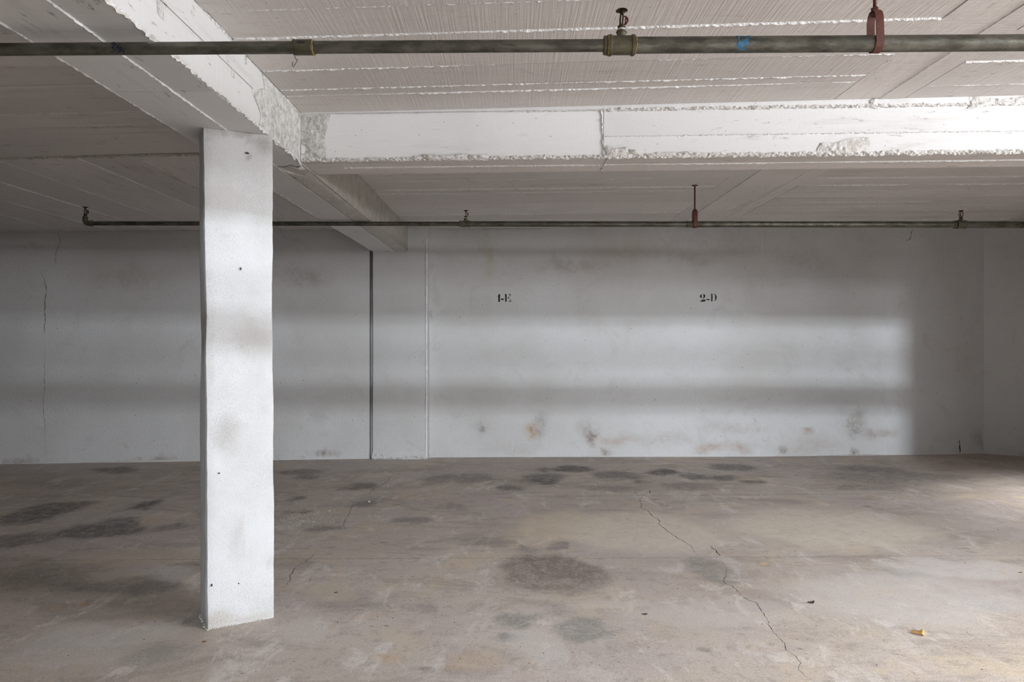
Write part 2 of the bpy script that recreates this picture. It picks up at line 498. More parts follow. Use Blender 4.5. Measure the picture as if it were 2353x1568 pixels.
WALL_STAINS = [
        (1108, 984, 9, 9, (0.14, 0.12, 0.11), .9), (1108, 978, 26, 22, (0.45, 0.43, 0.41), .5),
        (1223, 990, 14, 15, (0.42, 0.27, 0.16), .9), (1245, 985, 14, 28, (0.33, 0.31, 0.29), .6),
        (1358, 1000, 16, 18, (0.22, 0.17, 0.14), .9), (1350, 985, 26, 26, (0.42, 0.40, 0.38), .5),
        (1405, 1012, 45, 9, (0.45, 0.36, 0.31), .6), (1395, 1040, 12, 10, (0.3, 0.24, 0.2), .7),
        (1630, 1028, 34, 12, (0.42, 0.31, 0.26), .7), (1700, 1027, 30, 10, (0.42, 0.33, 0.28), .6),
        (1803, 1034, 12, 10, (0.30, 0.24, 0.2), .8), (1864, 992, 11, 6, (0.42, 0.31, 0.25), .8),
        (1972, 980, 20, 30, (0.28, 0.26, 0.23), .75), (1968, 965, 45, 34, (0.45, 0.43, 0.41), .5),
        (2030, 998, 42, 11, (0.37, 0.30, 0.27), .6), (1880, 1025, 60, 22, (0.46, 0.40, 0.37), .5),
        (1975, 1043, 10, 8, (0.25, 0.2, 0.17), .8), (1680, 985, 70, 14, (0.47, 0.43, 0.41), .5),
        (1530, 1010, 70, 12, (0.47, 0.43, 0.41), .45), (1190, 1030, 70, 10, (0.48, 0.45, 0.43), .4),
        (1120, 590, 14, 50, (0.50, 0.47, 0.36), .55), (1690, 560, 120, 24, (0.47, 0.43, 0.40), .45),
        (1450, 575, 100, 30, (0.48, 0.43, 0.38), .45), (1320, 610, 90, 14, (0.42, 0.37, 0.34), .5),
        (1850, 600, 60, 26, (0.45, 0.42, 0.40), .45), (1600, 595, 60, 14, (0.42, 0.36, 0.33), .45),
        (690, 635, 60, 22, (0.36, 0.34, 0.32), .55), (905, 1040, 14, 10, (0.36, 0.34, 0.32), .8),
        (930, 1048, 60, 7, (0.34, 0.28, 0.24), .7), (890, 990, 26, 9, (0.45, 0.43, 0.41), .6),
        (740, 1046, 30, 4, (0.33, 0.27, 0.22), .8), (370, 1056, 60, 5, (0.36, 0.31, 0.26), .7),
        (90, 1058, 50, 5, (0.33, 0.25, 0.18), .8), (300, 640, 90, 26, (0.44, 0.41, 0.37), .5),
        (985, 720, 8, 14, (0.40, 0.38, 0.36), .6), (900, 600, 34, 16, (0.44, 0.39, 0.35), .6),
        (940, 590, 10, 14, (0.34, 0.28, 0.24), .6), (2290, 1015, 30, 20, (0.42, 0.38, 0.34), .5),
    ]
COLUMN_STAINS = [
        (525, 1000, 26, 40, (0.40, 0.37, 0.35), .7), (540, 1235, 14, 50, (0.5, 0.48, 0.47), .6),
        (500, 1425, 40, 26, (0.42, 0.39, 0.33), .7), (560, 1430, 60, 14, (0.45, 0.42, 0.38), .6),
        (630, 1345, 8, 30, (0.42, 0.38, 0.34), .7), (600, 322, 22, 22, (0.38, 0.36, 0.34), .8),
        (540, 308, 80, 6, (0.38, 0.35, 0.32), .7), (485, 315, 14, 14, (0.45, 0.43, 0.41), .6),
        (585, 770, 40, 22, (0.52, 0.50, 0.47), .6), (520, 450, 60, 30, (0.55, 0.53, 0.5), .6),
        (560, 1040, 40, 60, (0.55, 0.53, 0.52), .5), (615, 1310, 10, 30, (0.5, 0.48, 0.46), .5),
        (567, 352, 5, 4, (0.12, 0.11, 0.1), 1.0), (553, 618, 3, 5, (0.1, 0.09, 0.08), 1.2),
        (485, 900, 12, 200, (0.56, 0.54, 0.52), .45), (525, 515, 22, 20, (0.6, 0.58, 0.57), .4),
    ]


def stain_set(rows, mode, depth):
    """stain ellipses in room coordinates (u, v): floor = (x, y), wall = (x, z)"""
    out = []
    for px, py, rx, ry, c, s in rows:
        if mode == 'floor':
            a, b, ce = FL(px, py - ry), FL(px, py + ry), FL(px, py)
            out.append((ce.x, (a.y + b.y) / 2, rx / F * ce.y * 1.12, (a.y - b.y) / 2 * 1.12 + 0.012, c, s))
        else:
            q = P(px, py, depth)
            out.append((q.x, q.z, rx / F * depth * 1.25, ry / F * depth * 1.25, c, s))
    return out


def apply_stains(o, stains, uv, amp, freq, soft):
    """composite the stain ellipses, edges warped by noise, into a colour attribute of the mesh"""
    import numpy as np
    me = o.data
    n = len(me.vertices)
    co = np.empty(n * 3)
    me.vertices.foreach_get('co', co)
    co = co.reshape(n, 3)
    U, V = co[:, uv[0]].copy(), co[:, uv[1]].copy()
    w1, w2 = np.empty(n), np.empty(n)
    for i in range(n):
        q = Vector((U[i] * freq, V[i] * freq, 0.5))
        w1[i] = noise.fractal(q, 0.75, 2.0, 5)
        w2[i] = noise.fractal(q + Vector((31.7, 11.3, 4.1)), 0.75, 2.0, 5)
    U += w1 * amp
    V += w2 * amp
    rgb = np.zeros((n, 3))
    al = np.zeros(n)
    for cu, cv, ru, rv, c, s in stains:
        d = np.hypot((U - cu) / ru, (V - cv) / rv)
        t = np.clip((1 + soft * 0.3 - d) / (soft * 1.3), 0, 1)
        f = s * t * t * (3 - 2 * t)
        keep = al * (1 - f)
        na = f + keep
        ok = na > 1e-6
        rgb[ok] = (np.array(c)[None, :] * f[ok, None] + rgb[ok] * keep[ok, None]) / na[ok, None]
        al = na
    at = me.attributes.new('stain', 'FLOAT_COLOR', 'POINT')
    buf = np.concatenate([rgb, al[:, None]], 1).astype(np.float32).ravel()
    at.data.foreach_set('color', buf)
    me.attributes.new('stain_cover', 'FLOAT', 'POINT').data.foreach_set('value', al.astype(np.float32))

# ------------------------------------------------------------------ cracked flat surfaces
def crack_loop(pts, w0, seed):
    """closed outline of a thin crack following pts (2D), tapering to both ends"""
    r = random.Random(seed)
    dense = [Vector(pts[0])]
    for a, b in zip(pts, pts[1:]):
        a, b = Vector(a), Vector(b)
        L = (b - a).length
        k = max(1, int(L / 0.022))
        nrm = Vector((-(b - a).y, (b - a).x)).normalized()
        for i in range(1, k + 1):
            p = a.lerp(b, i / k)
            if i < k: p = p + nrm * r.uniform(-0.0055, 0.0055)
            dense.append(p)
    m = len(dense)
    left, right = [], []
    for i in range(1, m - 1):
        t = (dense[i + 1] - dense[i - 1]).normalized()
        nrm = Vector((-t.y, t.x))
        w = 0.62 * w0 * r.uniform(0.35, 1.45) * min(1.0, 3.0 * min(i, m - 1 - i) / m + 0.25)
        left.append(dense[i] + nrm * w / 2)
        right.append(dense[i] - nrm * w / 2)
    return [dense[0]] + right + [dense[-1]] + left[::-1]


def cracked_surface(name, outline, cracks, place, depth, mat, extra=(), grid=(), dirt=None):
    """plate with real slits: place(u, v, d) puts a 2D point into the room, d is the depth below the surface"""
    verts, faces, edges = [], [], []

    def loop(pts):
        n = len(verts)
        verts.extend(Vector((p[0], p[1])) for p in pts)
        faces.append(list(range(n, n + len(pts))))
    loop(outline)
    for c in cracks: loop(c)
    for a, b in extra:
        n = len(verts)
        verts.extend([Vector(a), Vector(b)])
        edges.append((n, n + 1))
    verts.extend(Vector(g) for g in grid)
    vo, eo, fo, _, _, of = delaunay_2d_cdt(verts, edges, faces, 1, 1e-6)
    V, Fc = [], []
    top = [place(v.x, v.y, 0.0) for v in vo]
    low = [place(v.x, v.y, depth) for v in vo]
    n = len(vo)
    V = top + low
    cut = [any(k > 0 for k in o) for o in of]
    cnt = {}
    mi = []
    for f, c in zip(fo, cut):
        mi.append(1 if c else 0)
        if c:
            Fc.append(tuple(i + n for i in f))
        else:
            Fc.append(tuple(f))
        for a, b in zip(f, list(f[1:]) + [f[0]]):
            cnt.setdefault((min(a, b), max(a, b)), []).append(c)
    for (a, b), cs in cnt.items():
        if len(cs) == 2 and cs[0] != cs[1]:
            Fc.append((a, b, b + n, a + n))
            mi.append(1)
    me = bpy.data.meshes.new(name)
    used = sorted({i for f in Fc for i in f})
    idx = {u: k for k, u in enumerate(used)}
    me.from_pydata([tuple(V[u]) for u in used], [], [tuple(idx[i] for i in f) for f in Fc])
    me.materials.append(mat)
    me.materials.append(dirt or MT['groove'])
    me.polygons.foreach_set('material_index', mi)
    me.update()
    o = bpy.data.objects.new(name, me)
    COL.objects.link(o)
    return o


def floor_px(crop, pts):
    ox, oy, s = crop
    return [tuple(FL(ox + x / s, oy + y / s).xy) for x, y in pts]


C3, C4, C2 = (1200, 1030, 2.915), (1750, 1030, 2.914), (620, 1030, 2.915)
floor_cracks = [
    (floor_px(C3, [(745, 283), (770, 318), (805, 323), (787, 350), (800, 385), (790, 398), (845, 420), (865, 450), (925, 490),
                   (915, 510), (960, 545), (1040, 605), (1080, 625), (1130, 655), (1150, 700), (1188, 730)]), 0.0075),
    (floor_px(C3, [(858, 282), (853, 298), (866, 316)]), 0.010),
    (floor_px(C3, [(1255, 652), (1300, 690), (1332, 728)]), 0.008),
    (floor_px(C3, [(1312, 742), (1350, 775), (1370, 800), (1365, 860), (1350, 885), (1365, 910), (1410, 925), (1470, 990), (1510, 1015),
                   (1565, 1035), (1605, 1100), (1652, 1165), (1645, 1180), (1700, 1250), (1745, 1300)])
     + floor_px(C4, [(150, 1300), (165, 1355), (230, 1395), (265, 1440), (245, 1485), (310, 1540), (360, 1567), (430, 1640)]), 0.0044),
    (floor_px(C2, [(810, 185), (795, 215), (760, 245), (700, 270), (640, 330)]), 0.006),
    (floor_px(C2, [(560, 350), (555, 375), (540, 420), (500, 490), (495, 520), (525, 570)]), 0.005),
    (floor_px(C2, [(320, 695), (270, 740), (210, 775), (170, 800), (135, 850), (130, 895), (85, 945)]), 0.006),
    # construction joints between the pours
    ([tuple(FL(x, y).xy) for x, y in [(-900, 1291), (0, 1289), (640, 1285), (1000, 1284), (1400, 1283), (1640, 1282), (1900, 1280), (2353, 1277), (3000, 1274)]], 0.0040),
    ([tuple(FL(x, y).xy) for x, y in [(1150, 1142), (1400, 1140), (1600, 1138.5), (1800, 1137), (2100, 1134), (2353, 1131)]], 0.008),
]
X0, X1, Y0, Y1 = -6.2, 7.4, -4.2, 8.6


def floor_grid():
    """mesh points of the floor, close together where the picture looks closely"""
    pts, y, r = [], 2.3, random.Random(1)
    while y < 8.1:
        step = 0.0085 * y
        hw = min(0.80 * y + 0.1, 6.0)
        n = int(2 * hw / step)
        for i in range(n + 1):
            x = -hw + 2 * hw * i / n + r.uniform(-.2, .2) * step
            pts.append((x, y + r.uniform(-.2, .2) * step))
        y += step * 1.15
    return [p for p in pts if X0 + .05 < p[0] < X1 - .05]


def wall_grid(u0, u1, v1, step=0.035):
    return [(u0 + step * (i + .5), step * (j + .5)) for i in range(int((u1 - u0) / step)) for j in range(int(v1 / step))]

floor = cracked_surface('floor', [(X0, Y0), (X1, Y0), (X1, Y1), (X0, Y1)],
                        [crack_loop(p, w, 20 + i) for i, (p, w) in enumerate(floor_cracks)],
                        lambda u, v, d: Vector((u, v, -d)), 0.03, MT['floor'], grid=floor_grid())
apply_stains(floor, stain_set(FLOOR_STAINS, 'floor', 0), (0, 1), 0.085, 3.4, 0.38)
tag(floor, 'stained grey-brown cracked concrete garage floor', 'floor', kind='structure')

# ------------------------------------------------------------------ levels
def ceil_right(x, y): return CAM_Z + 1.235 + 0.009 * (x + 1.14) + 0.004 * (y - 3.6)
def ceil_left(x, y): return CAM_Z + 1.24 + 0.022 * (x + 1.5)
def beam_low(y): return CAM_Z + 0.945 + 0.0053 * y
def cross_y(x): return 3.63 - 0.0451 * x
CROSS_LOW = CAM_Z + 0.971
BX0, BX1 = -1.535, -1.14          # main beam, left and right face


def interp(pts, u):
    for (a, fa), (b, fb) in zip(pts, pts[1:]):
        if u <= b: return fa + (fb - fa) * (u - a) / (b - a)
    return pts[-1][1]


BACK = [(-1.0, 7.61), (0.0, 7.64), (2.80, 7.67), (5.06, 7.825), (5.45, 7.885)]
BACKL = [(-6.3, 7.13), (-5.38, 7.20), (-1.58, 7.53)]


def place_back(u, v, d): return Vector((u, interp(BACK, u) + d, v))
def place_backl(u, v, d): return Vector((u, interp(BACKL, u) + d, v))


# ------------------------------------------------------------------ walls
def wp(px, py, y=7.67): q = P(px, py, y); return (q.x, q.z)


wall_back = cracked_surface('wall_back', [(-1.0, -0.02), (5.45, -0.02), (5.45, 2.70), (-1.0, 2.70)],
    [crack_loop([wp(*q) for q in [(2113, 515), (2108, 535), (2106, 545), (2098, 550), (2092, 546)]], 0.009, 3),
     crack_loop([wp(*q, 7.8) for q in [(2209, 1012), (2210, 1030), (2211, 1044)]], 0.022, 5)],
    place_back, 0.02, MT['wall'], [((u, -0.02), (u, 2.70)) for u, _ in BACK[1:-1]], wall_grid(-1.0, 5.44, 2.69))
apply_stains(wall_back, stain_set(WALL_STAINS, 'wall', 7.66), (0, 2), 0.05, 5.0, 0.9)
tag(wall_back, 'whitewashed stained back wall with stencilled bay numbers', 'wall', kind='structure')

wall_back_left = cracked_surface('wall_back_left', [(-6.3, -0.02), (-1.572, -0.02), (-1.572, 2.60), (-6.3, 2.60)],
    [crack_loop([wp(*q, 7.25) for q in [(94, 620), (103, 640), (109, 668), (105, 690), (106, 730), (103, 770), (99, 778)]], 0.009, 8),
     crack_loop([wp(*q, 7.25) for q in [(104, 782), (105, 830), (104, 900), (101, 930), (105, 975), (107, 1058)]], 0.005, 9),
     crack_loop([wp(*q, 7.25) for q in [(134, 535), (139, 555), (129, 580), (128, 612)]], 0.006, 10)],
    place_backl, 0.03, MT['wall'], [((u, -0.02), (u, 2.60)) for u, _ in BACKL[1:-1]], wall_grid(-6.3, -1.59, 2.58, 0.045))
apply_stains(wall_back_left, stain_set(WALL_STAINS, 'wall', 7.4), (0, 2), 0.05, 5.0, 0.9)
tag(wall_back_left, 'shaded whitewashed back wall left of the pilaster with a long vertical crack', 'wall', kind='structure')
# end face of that wall and the dark slot beside the pilaster
e = MB().hexa([(-1.64, 7.53, -0.02), (-1.572, 7.531, -0.02), (-1.572, 7.72, -0.02), (-1.64, 7.72, -0.02),
               (-1.64, 7.53, 2.60), (-1.572, 7.531, 2.60), (-1.572, 7.72, 2.60), (-1.64, 7.72, 2.60)])
e.build('wall_end', MT['wall'], wall_back_left)
MB().box((-1.64, 7.612, -0.02), (-1.45, 7.72, 2.62)).build('slot_back', MT['wall'], wall_back_left)


def plain_wall(name, a, b, z1, th, label, mat='wall'):
    """straight wall between plan points a, b, thickness th to its back"""
    a, b = Vector(a), Vector(b)
    t = (b - a).normalized()
    nrm = Vector((-t.y, t.x)) * th
    m = MB()
    m.hexa([(a.x, a.y, -0.02), (b.x, b.y, -0.02), (b.x + nrm.x, b.y + nrm.y, -0.02), (a.x + nrm.x, a.y + nrm.y, -0.02),
            (a.x, a.y, z1), (b.x, b.y, z1), (b.x + nrm.x, b.y + nrm.y, z1), (a.x + nrm.x, a.y + nrm.y, z1)])
    o = m.build(name, MT[mat])
    return tag(o, label, 'wall', kind='structure')


plain_wall('wall_right', (7.40, 6.548), (5.45, 7.885), 2.72, -0.15, 'plain grey-white wall running off at an angle on the right')
plain_wall('wall_left', (-6.2, 7.2), (-6.2, -4.2), 2.6, -0.2, 'raw concrete wall out of view on the left', 'darkened')
# right-hand side wall with the high window that lets in the daylight, and the bay behind it
m = MB()
m.box((5.05, 1.96, -0.02), (5.25, 3.56, 2.72))
m.box((5.05, -4.2, -0.02), (5.25, -0.46, 2.72))
m.box((5.05, -0.46, -0.02), (5.25, 1.96, 2.03))
m.box((5.05, -0.46, 2.45), (5.25, 1.96, 2.72))
tag(m.build('wall_side', MT['wall']), 'white side wall with a high strip window', 'wall', kind='structure')
m = MB()
m.box((5.25, 3.40, -0.02), (7.30, 3.56, 2.72))
m.box((7.30, 3.40, -0.02), (7.50, 6.75, 2.72))
tag(m.build('wall_bay', MT['wall']), 'white wall of the far bay out of view', 'wall', kind='structure')
# wall behind the camera
m = MB()
m.box((-6.3, -4.2, -0.02), (5.25, -4.0, 2.72))
tag(m.build('wall_front', MT['darkened']), 'raw concrete wall behind the viewer', 'wall', kind='structure')
# outside paving seen from the openings
MB().box((-14, -16, -0.35), (20, 14, -0.25)).build('ground_outside', MT['mortar'])['kind'] = 'structure'

# pilaster of the back wall that carries the main beam
PL, PR, PF = -1.528, -0.945, 7.50
m = MB()
rings = []
zs = [0.0, 0.03, 0.06, 0.10, 0.3, 0.8, 1.4, 2.0, 2.60]
r_ = random.Random(3)
for z in zs:
    b = 0.010 if 0.0 < z < 0.08 else 0.0
    jitter = [r_.uniform(-0.003, 0.003) for _ in range(4)]
    pts = [(PL - b + jitter[0], PF - b), (PL + 0.2, PF - b * r_.uniform(0.3, 1.6)), (PL + 0.4, PF - b * r_.uniform(0.2, 1.4)),
           (PR + jitter[1], PF - b), (PR + 0.012 + jitter[1], PF + 0.014), (PR + 0.03, 7.66), (PL - b, 7.75)]
    rings.append([(x, y, z - 0.01) for x, y in pts])
k = len(rings[0])
vs = [p for r in rings for p in r]
fs = [(i * k + j, i * k + (j + 1) % k, (i + 1) * k + (j + 1) % k, (i + 1) * k + j) for i in range(len(zs) - 1) for j in range(k)]
fs += [tuple(range(k)), tuple((len(zs) - 1) * k + j for j in range(k))]
pil = link_mesh('pilaster_column', vs, fs, MT['wall'])
tag(pil, 'flat white pilaster on the back wall under the long beam', 'pilaster', kind='structure')
link_mesh('corner_bead', *(lambda t: (t.v, t.f))(MB().tube([(PR + 0.004, PF + 0.002, z) for z in [0.02 + 0.2 * i for i in range(13)]],
          [0.011 + 0.003 * math.sin(3 * i) for i in range(13)], 8)), MT['ridge'], pil)
# bulge of loose render at the pilaster's foot
m = MB()
for i in range(26):
    x = PL + 0.02 + (PR - PL - 0.05) * i / 25
    rr = r_.uniform(0.008, 0.022)
    m.lathe([(rr * 0.2, -rr), (rr, -rr * 0.2), (rr * 0.8, rr * 0.6), (rr * 0.1, rr)], (x, PF - 0.002, r_.uniform(0.005, 0.05)), (r_.uniform(-.3, .3), 0.2, 1), 6)
tag(m.build('crumbling_render', MT['mould'], pil), kind='stuff')

# ------------------------------------------------------------------ ceiling slab and the board marks on it
m = MB()
m.hexa([(BX1 - 0.1, -4.2, ceil_right(BX1 - .1, -4.2)), (7.5, -4.2, ceil_right(7.5, -4.2)), (7.5, 8.6, ceil_right(7.5, 8.6)), (BX1 - 0.1, 8.6, ceil_right(BX1 - .1, 8.6)),
        (BX1 - 0.1, -4.2, 2.95), (7.5, -4.2, 2.95), (7.5, 8.6, 2.95), (BX1 - 0.1, 8.6, 2.95)])
m.hexa([(-6.4, -4.2, ceil_left(-6.4, 0)), (BX0 + 0.1, -4.2, ceil_left(BX0 + .1, 0)), (BX0 + 0.1, 8.6, ceil_left(BX0 + .1, 0)), (-6.4, 8.6, ceil_left(-6.4, 0)),
        (-6.4, -4.2, 2.95), (BX0 + 0.1, -4.2, 2.95), (BX0 + 0.1, 8.6, 2.95), (-6.4, 8.6, 2.95)])
ceiling = m.build('ceiling', MT['ceil_x'])
tag(ceiling, 'white painted board-marked concrete ceiling slab', 'ceiling', kind='structure')


def fin(name, p0, p1, out, width, height, mat, parent, seed, cover=0.8, step=0.013, lean=0.0):
    """ragged cement fin left between two boards: runs p0-p1 and stands out along `out`"""
    r = random.Random(seed)
    p0, p1, out = Vector(p0), Vector(p1), Vector(out).normalized()
    t = (p1 - p0)
    L = t.length
    t.normalize()
    side = t.cross(out).normalized()
    n = max(3, int(L / step))
    vs, fs = [], []
    for i in range(n + 1):
        q = p0 + t * (L * i / n)
        g = noise.noise(Vector((seed * 3.7, L * i / n * 2.2, 0.3))) * 0.5 + 0.5
        on = max(0.0, min(1.0, (g - (1 - cover) * 0.75) * 4.0))
        h = height * on * r.uniform(0.35, 1.25) + 0.0006
        w = width * (0.35 + 0.65 * on) * r.uniform(0.6, 1.3)
        wob = side * (noise.noise(Vector((seed, L * i / n * 9, 2.0))) * width * 0.25)
        sh = side * r.uniform(-0.4, 0.4) * w
        vs += [q + wob - side * w / 2 - out * 0.002, q + wob + out * h + sh, q + wob + side * w / 2 - out * 0.002]
    for i in range(n):
        a, b = i * 3, i * 3 + 3
        fs += [(a, a + 1, b + 1, b), (a + 1, a + 2, b + 2, b + 1)]
    fs += [(0, 1, 2), (n * 3, n * 3 + 1, n * 3 + 2)]
    return link_mesh(name, vs, fs, mat, parent)


seedc = [100]


def ceil_board(q, hf, mat, th):
    """board print: thin plate under the slab, q = 4 plan points"""
    m = MB()
    ang = seedc[0] = seedc[0] + 1
    low = [(x, y, hf(x, y) - th) for x, y in q]
    up = [(x, y, hf(x, y) + 0.004) for x, y in q]
    return m.hexa(low + up).build('board_print', mat, ceiling)


def ceil_fin(a, b, hf, th, cover=0.8, height=0.010, width=0.010):
    seedc[0] += 1
    fin('cement_ridge', (a[0], a[1], hf(*a) - th), (b[0], b[1], hf(*b) - th), (0, 0, -1), width, height, MT['ridge'], ceiling, seedc[0], cover)


def across(edges, x0, x1, hf, skew, ref, fins=True, h=0.010):
    """boards running along x between the given y edges (edge y given at x = ref)"""
    r = random.Random(int(edges[1] * 1000) + 5)
    g = 0.003
    for a, b in zip(edges, edges[1:]):
        th = r.uniform(0.004, 0.011)
        ya = lambda x: a + skew * (x - ref) + g
        yb = lambda x: b + skew * (x - ref) - g
        ceil_board([(x0 + g, ya(x0)), (x1 - g, ya(x1)), (x1 - g, yb(x1)), (x0 + g, yb(x0))], hf, MT['ceil_x'], th)
    if fins:
        for b in edges[1:-1]:
            ceil_fin((x0 + .01, b + skew * (x0 - ref)), (x1 - .01, b + skew * (x1 - ref)), hf, 0.006, r.uniform(0.45, 0.9), h * r.uniform(0.4, 0.9), r.uniform(0.005, 0.009))


def along(edges, y0, y1, hf, h=0.008):
    r = random.Random(int(abs(edges[1]) * 1000) + 9)
    g = 0.003
    for a, b in zip(edges, edges[1:]):
        th = r.uniform(0.004, 0.011)
        f0 = y0 if not callable(y0) else None
        ya, yb = (y0(a) if callable(y0) else y0), (y0(b) if callable(y0) else y0)
        za, zb = (y1(a) if callable(y1) else y1), (y1(b) if callable(y1) else y1)
        ceil_board([(a + g, ya + g), (b - g, yb + g), (b - g, zb - g), (a + g, za - g)], hf, MT['ceil_y'], th)
    for b in edges[1:-1]:
        ya = y0(b) if callable(y0) else y0
        za = y1(b) if callable(y1) else y1
        ceil_fin((b, ya + .01), (b, za - .01), hf, 0.006, r.uniform(0.45, 0.85), h * r.uniform(0.4, 0.9), r.uniform(0.004, 0.008))


SK = -0.0451
across([2.15, 2.53, 2.77, 3.09, 3.33, 3.42, 3.672], BX1 + 0.002, 1.67, ceil_right, SK, -1.14, h=0.013)
along([1.67, 1.90, 2.03], 2.05, lambda x: cross_y(x) - 0.01, ceil_right)
across([2.10, 2.42, 2.75, 3.07, 3.36, 3.535], 2.03, 5.6, ceil_right, SK, 2.03, h=0.006)
across([3.98, 4.55, 5.26, 5.57, 5.72, 6.19, 6.43, 6.72, 7.05, 7.58], BX1 + 0.002, 1.67, ceil_right, -0.012, 0.3)
along([1.67, 1.83, 2.20, 2.33], lambda x: cross_y(x) + 0.31, 7.64, ceil_right, 0.005)
across([3.90, 4.6, 5.30, 5.56, 5.75, 6.02, 6.25, 6.45, 6.69, 6.90, 7.25, 7.62], 2.33, 5.3, ceil_right, 0.0, 2.33, h=0.011)
across([2.0, 2.35, 2.72, 3.04, 3.25, 3.39, 3.65, 3.86, 4.08, 4.44], -6.1, BX0 - 0.002, ceil_left, -0.010, -3.5, h=0.006)
along([-6.1, -5.6, -5.15, -4.7, -4.25, -3.80, -3.39, -3.18, -2.85, -2.47, -2.12, -1.80, -1.537], 4.47,
      lambda x: interp(BACKL, x) - 0.012, ceil_left, 0.006)
# stepped lip between the two fields of boards on the left
fin('cement_ridge', (-6.1, 4.455, ceil_left(-6.1, 4) - 0.006), (BX0, 4.455, ceil_left(BX0, 4) - 0.006), (0, 0, -1), 0.022, 0.013, MT['mortar'], ceiling, 77, 0.9)
# joint filler where ceiling and walls meet
fin('cement_ridge', (-6.1, 7.12, ceil_left(-6.1, 7)), (BX0, 7.51, ceil_left(BX0, 7)), (0, -1, -1), 0.02, 0.014, MT['mortar'], ceiling, 78, 0.8)
fin('cement_ridge', (-0.95, 7.58, ceil_right(-.95, 7.6)), (5.4, 7.9, ceil_right(5.4, 7.9)), (0, -1, -1), 0.02, 0.014, MT['mortar'], ceiling, 79, 0.8)

# ------------------------------------------------------------------ long beam
Y_A, Y_B = -4.0, 7.52
m = MB()
top = 2.80
body = [(BX0, Y_A, beam_low(Y_A) + .006), (BX1 - 0.006, Y_A, beam_low(Y_A) + .006), (BX1 - 0.006, Y_B, beam_low(Y_B) + .006), (BX0, Y_B, beam_low(Y_B) + .006)]
m.hexa(body + [(x, y, top) for x, y, _ in body])
beam = m.build('ceiling_beam', MT['beam_y'])
tag(beam, 'long white concrete beam running away from the viewer over the column', 'beam', kind='structure')


def plate(name, corners, out, th, mat, parent):
    """flat board print on a face: 4 corners on the face, pushed out by th"""
    out = Vector(out).normalized()
    c = [Vector(q) for q in corners]
    return MB().hexa([q - out * 0.008 for q in c] + [q + out * th for q in c]).build(name, mat, parent)


XM = -1.30
for (a, b), th in (((BX0 + .001, XM - .002), 0.0065), ((XM + .002, BX1 - .008), 0.004)):
    for (ya, yb) in ((Y_A, 2.62), (2.624, 5.3), (5.304, 7.50)):
        plate('board_print', [(a, ya, beam_low(ya) + .006), (b, ya, beam_low(ya) + .006), (b, yb, beam_low(yb) + .006), (a, yb, beam_low(yb) + .006)],
              (0, 0, -1), th, MT['beam_y'], beam)
# right face: prints of the side shuttering
for (za, zb, th) in ((0.003, 0.150, 0.003), (0.153, 0.31, 0.0055)):
    for (ya, yb) in ((Y_A, 1.9), (1.903, cross_y(BX1) - 0.001), (cross_y(BX1) + 0.302, 7.50)):
        plate('board_print', [(BX1 - .006, ya, beam_low(ya) + za), (BX1 - .006, yb, beam_low(yb) + za), (BX1 - .006, yb, beam_low(yb) + zb), (BX1 - .006, ya, beam_low(ya) + zb)],
              (1, 0, 0), th, MT['beam_y'], beam)
fin('cement_ridge', (XM, 1.2, beam_low(1.2)), (XM, 7.4, beam_low(7.4)), (0, 0, -1), 0.006, 0.0045, MT['ridge'], beam, 201, 0.7)
fin('cement_ridge', (BX1 - .002, 1.2, beam_low(1.2) + .004), (BX1 - .002, 3.62, beam_low(3.6) + .004), (0.5, 0, -1), 0.018, 0.0065, MT['spall'], beam, 202, 0.9, 0.014)
fin('cement_ridge', (BX0 + .004, 1.2, beam_low(1.2)), (BX0 + .004, 7.4, beam_low(7.4)), (-0.6, 0, -0.8), 0.008, 0.0045, MT['beam_y'], beam, 203, 0.75, 0.016)
fin('cement_ridge', (BX1, 1.2, ceil_right(BX1, 2) - .010), (BX1, 3.64, ceil_right(BX1, 3.6) - .010), (1, 0, -0.6), 0.012, 0.006, MT['ridge'], beam, 204, 0.6)


def lumpy(name, corner, u, v, nu, nv, out, amp, mat, parent, seed, edge=0.12, fq=7.0, ragged=0.0):
    """sheet of uneven render on a face: displaced grid with thin ragged edges"""
    corner, u, v, out = Vector(corner), Vector(u), Vector(v), Vector(out).normalized()
    lu, lv = u.length, v.length
    vs, fs = [], []
    for i in range(nu + 1):
        for j in range(nv + 1):
            s, t = i / nu, j / nv
            w = min(1.0, min(s, 1 - s) * lu / (edge * lu), min(t, 1 - t) * lv / (edge * lv))
            q = Vector((s * lu * fq + seed, t * lv * fq, seed * 1.3))
            h = amp * (0.55 + 0.6 * noise.fractal(q, 0.7, 2.1, 5)) * (w ** 0.5) - 0.002 * (1 - w)
            cut = ragged * noise.noise(Vector((s * lu * 11 + seed, t * lv * 11, seed))) * (1 - w)
            vs.append(corner + u * (s + cut * (0.5 - s) * 2) + v * (t + cut * (0.5 - t) * 2) + out * h)
    for i in range(nu):
        for j in range(nv):
            a = i * (nv + 1) + j
            fs.append((a, a + 1, a + nv + 2, a + nv + 1))
    return link_mesh(name, vs, fs, mat, parent, smooth=True)


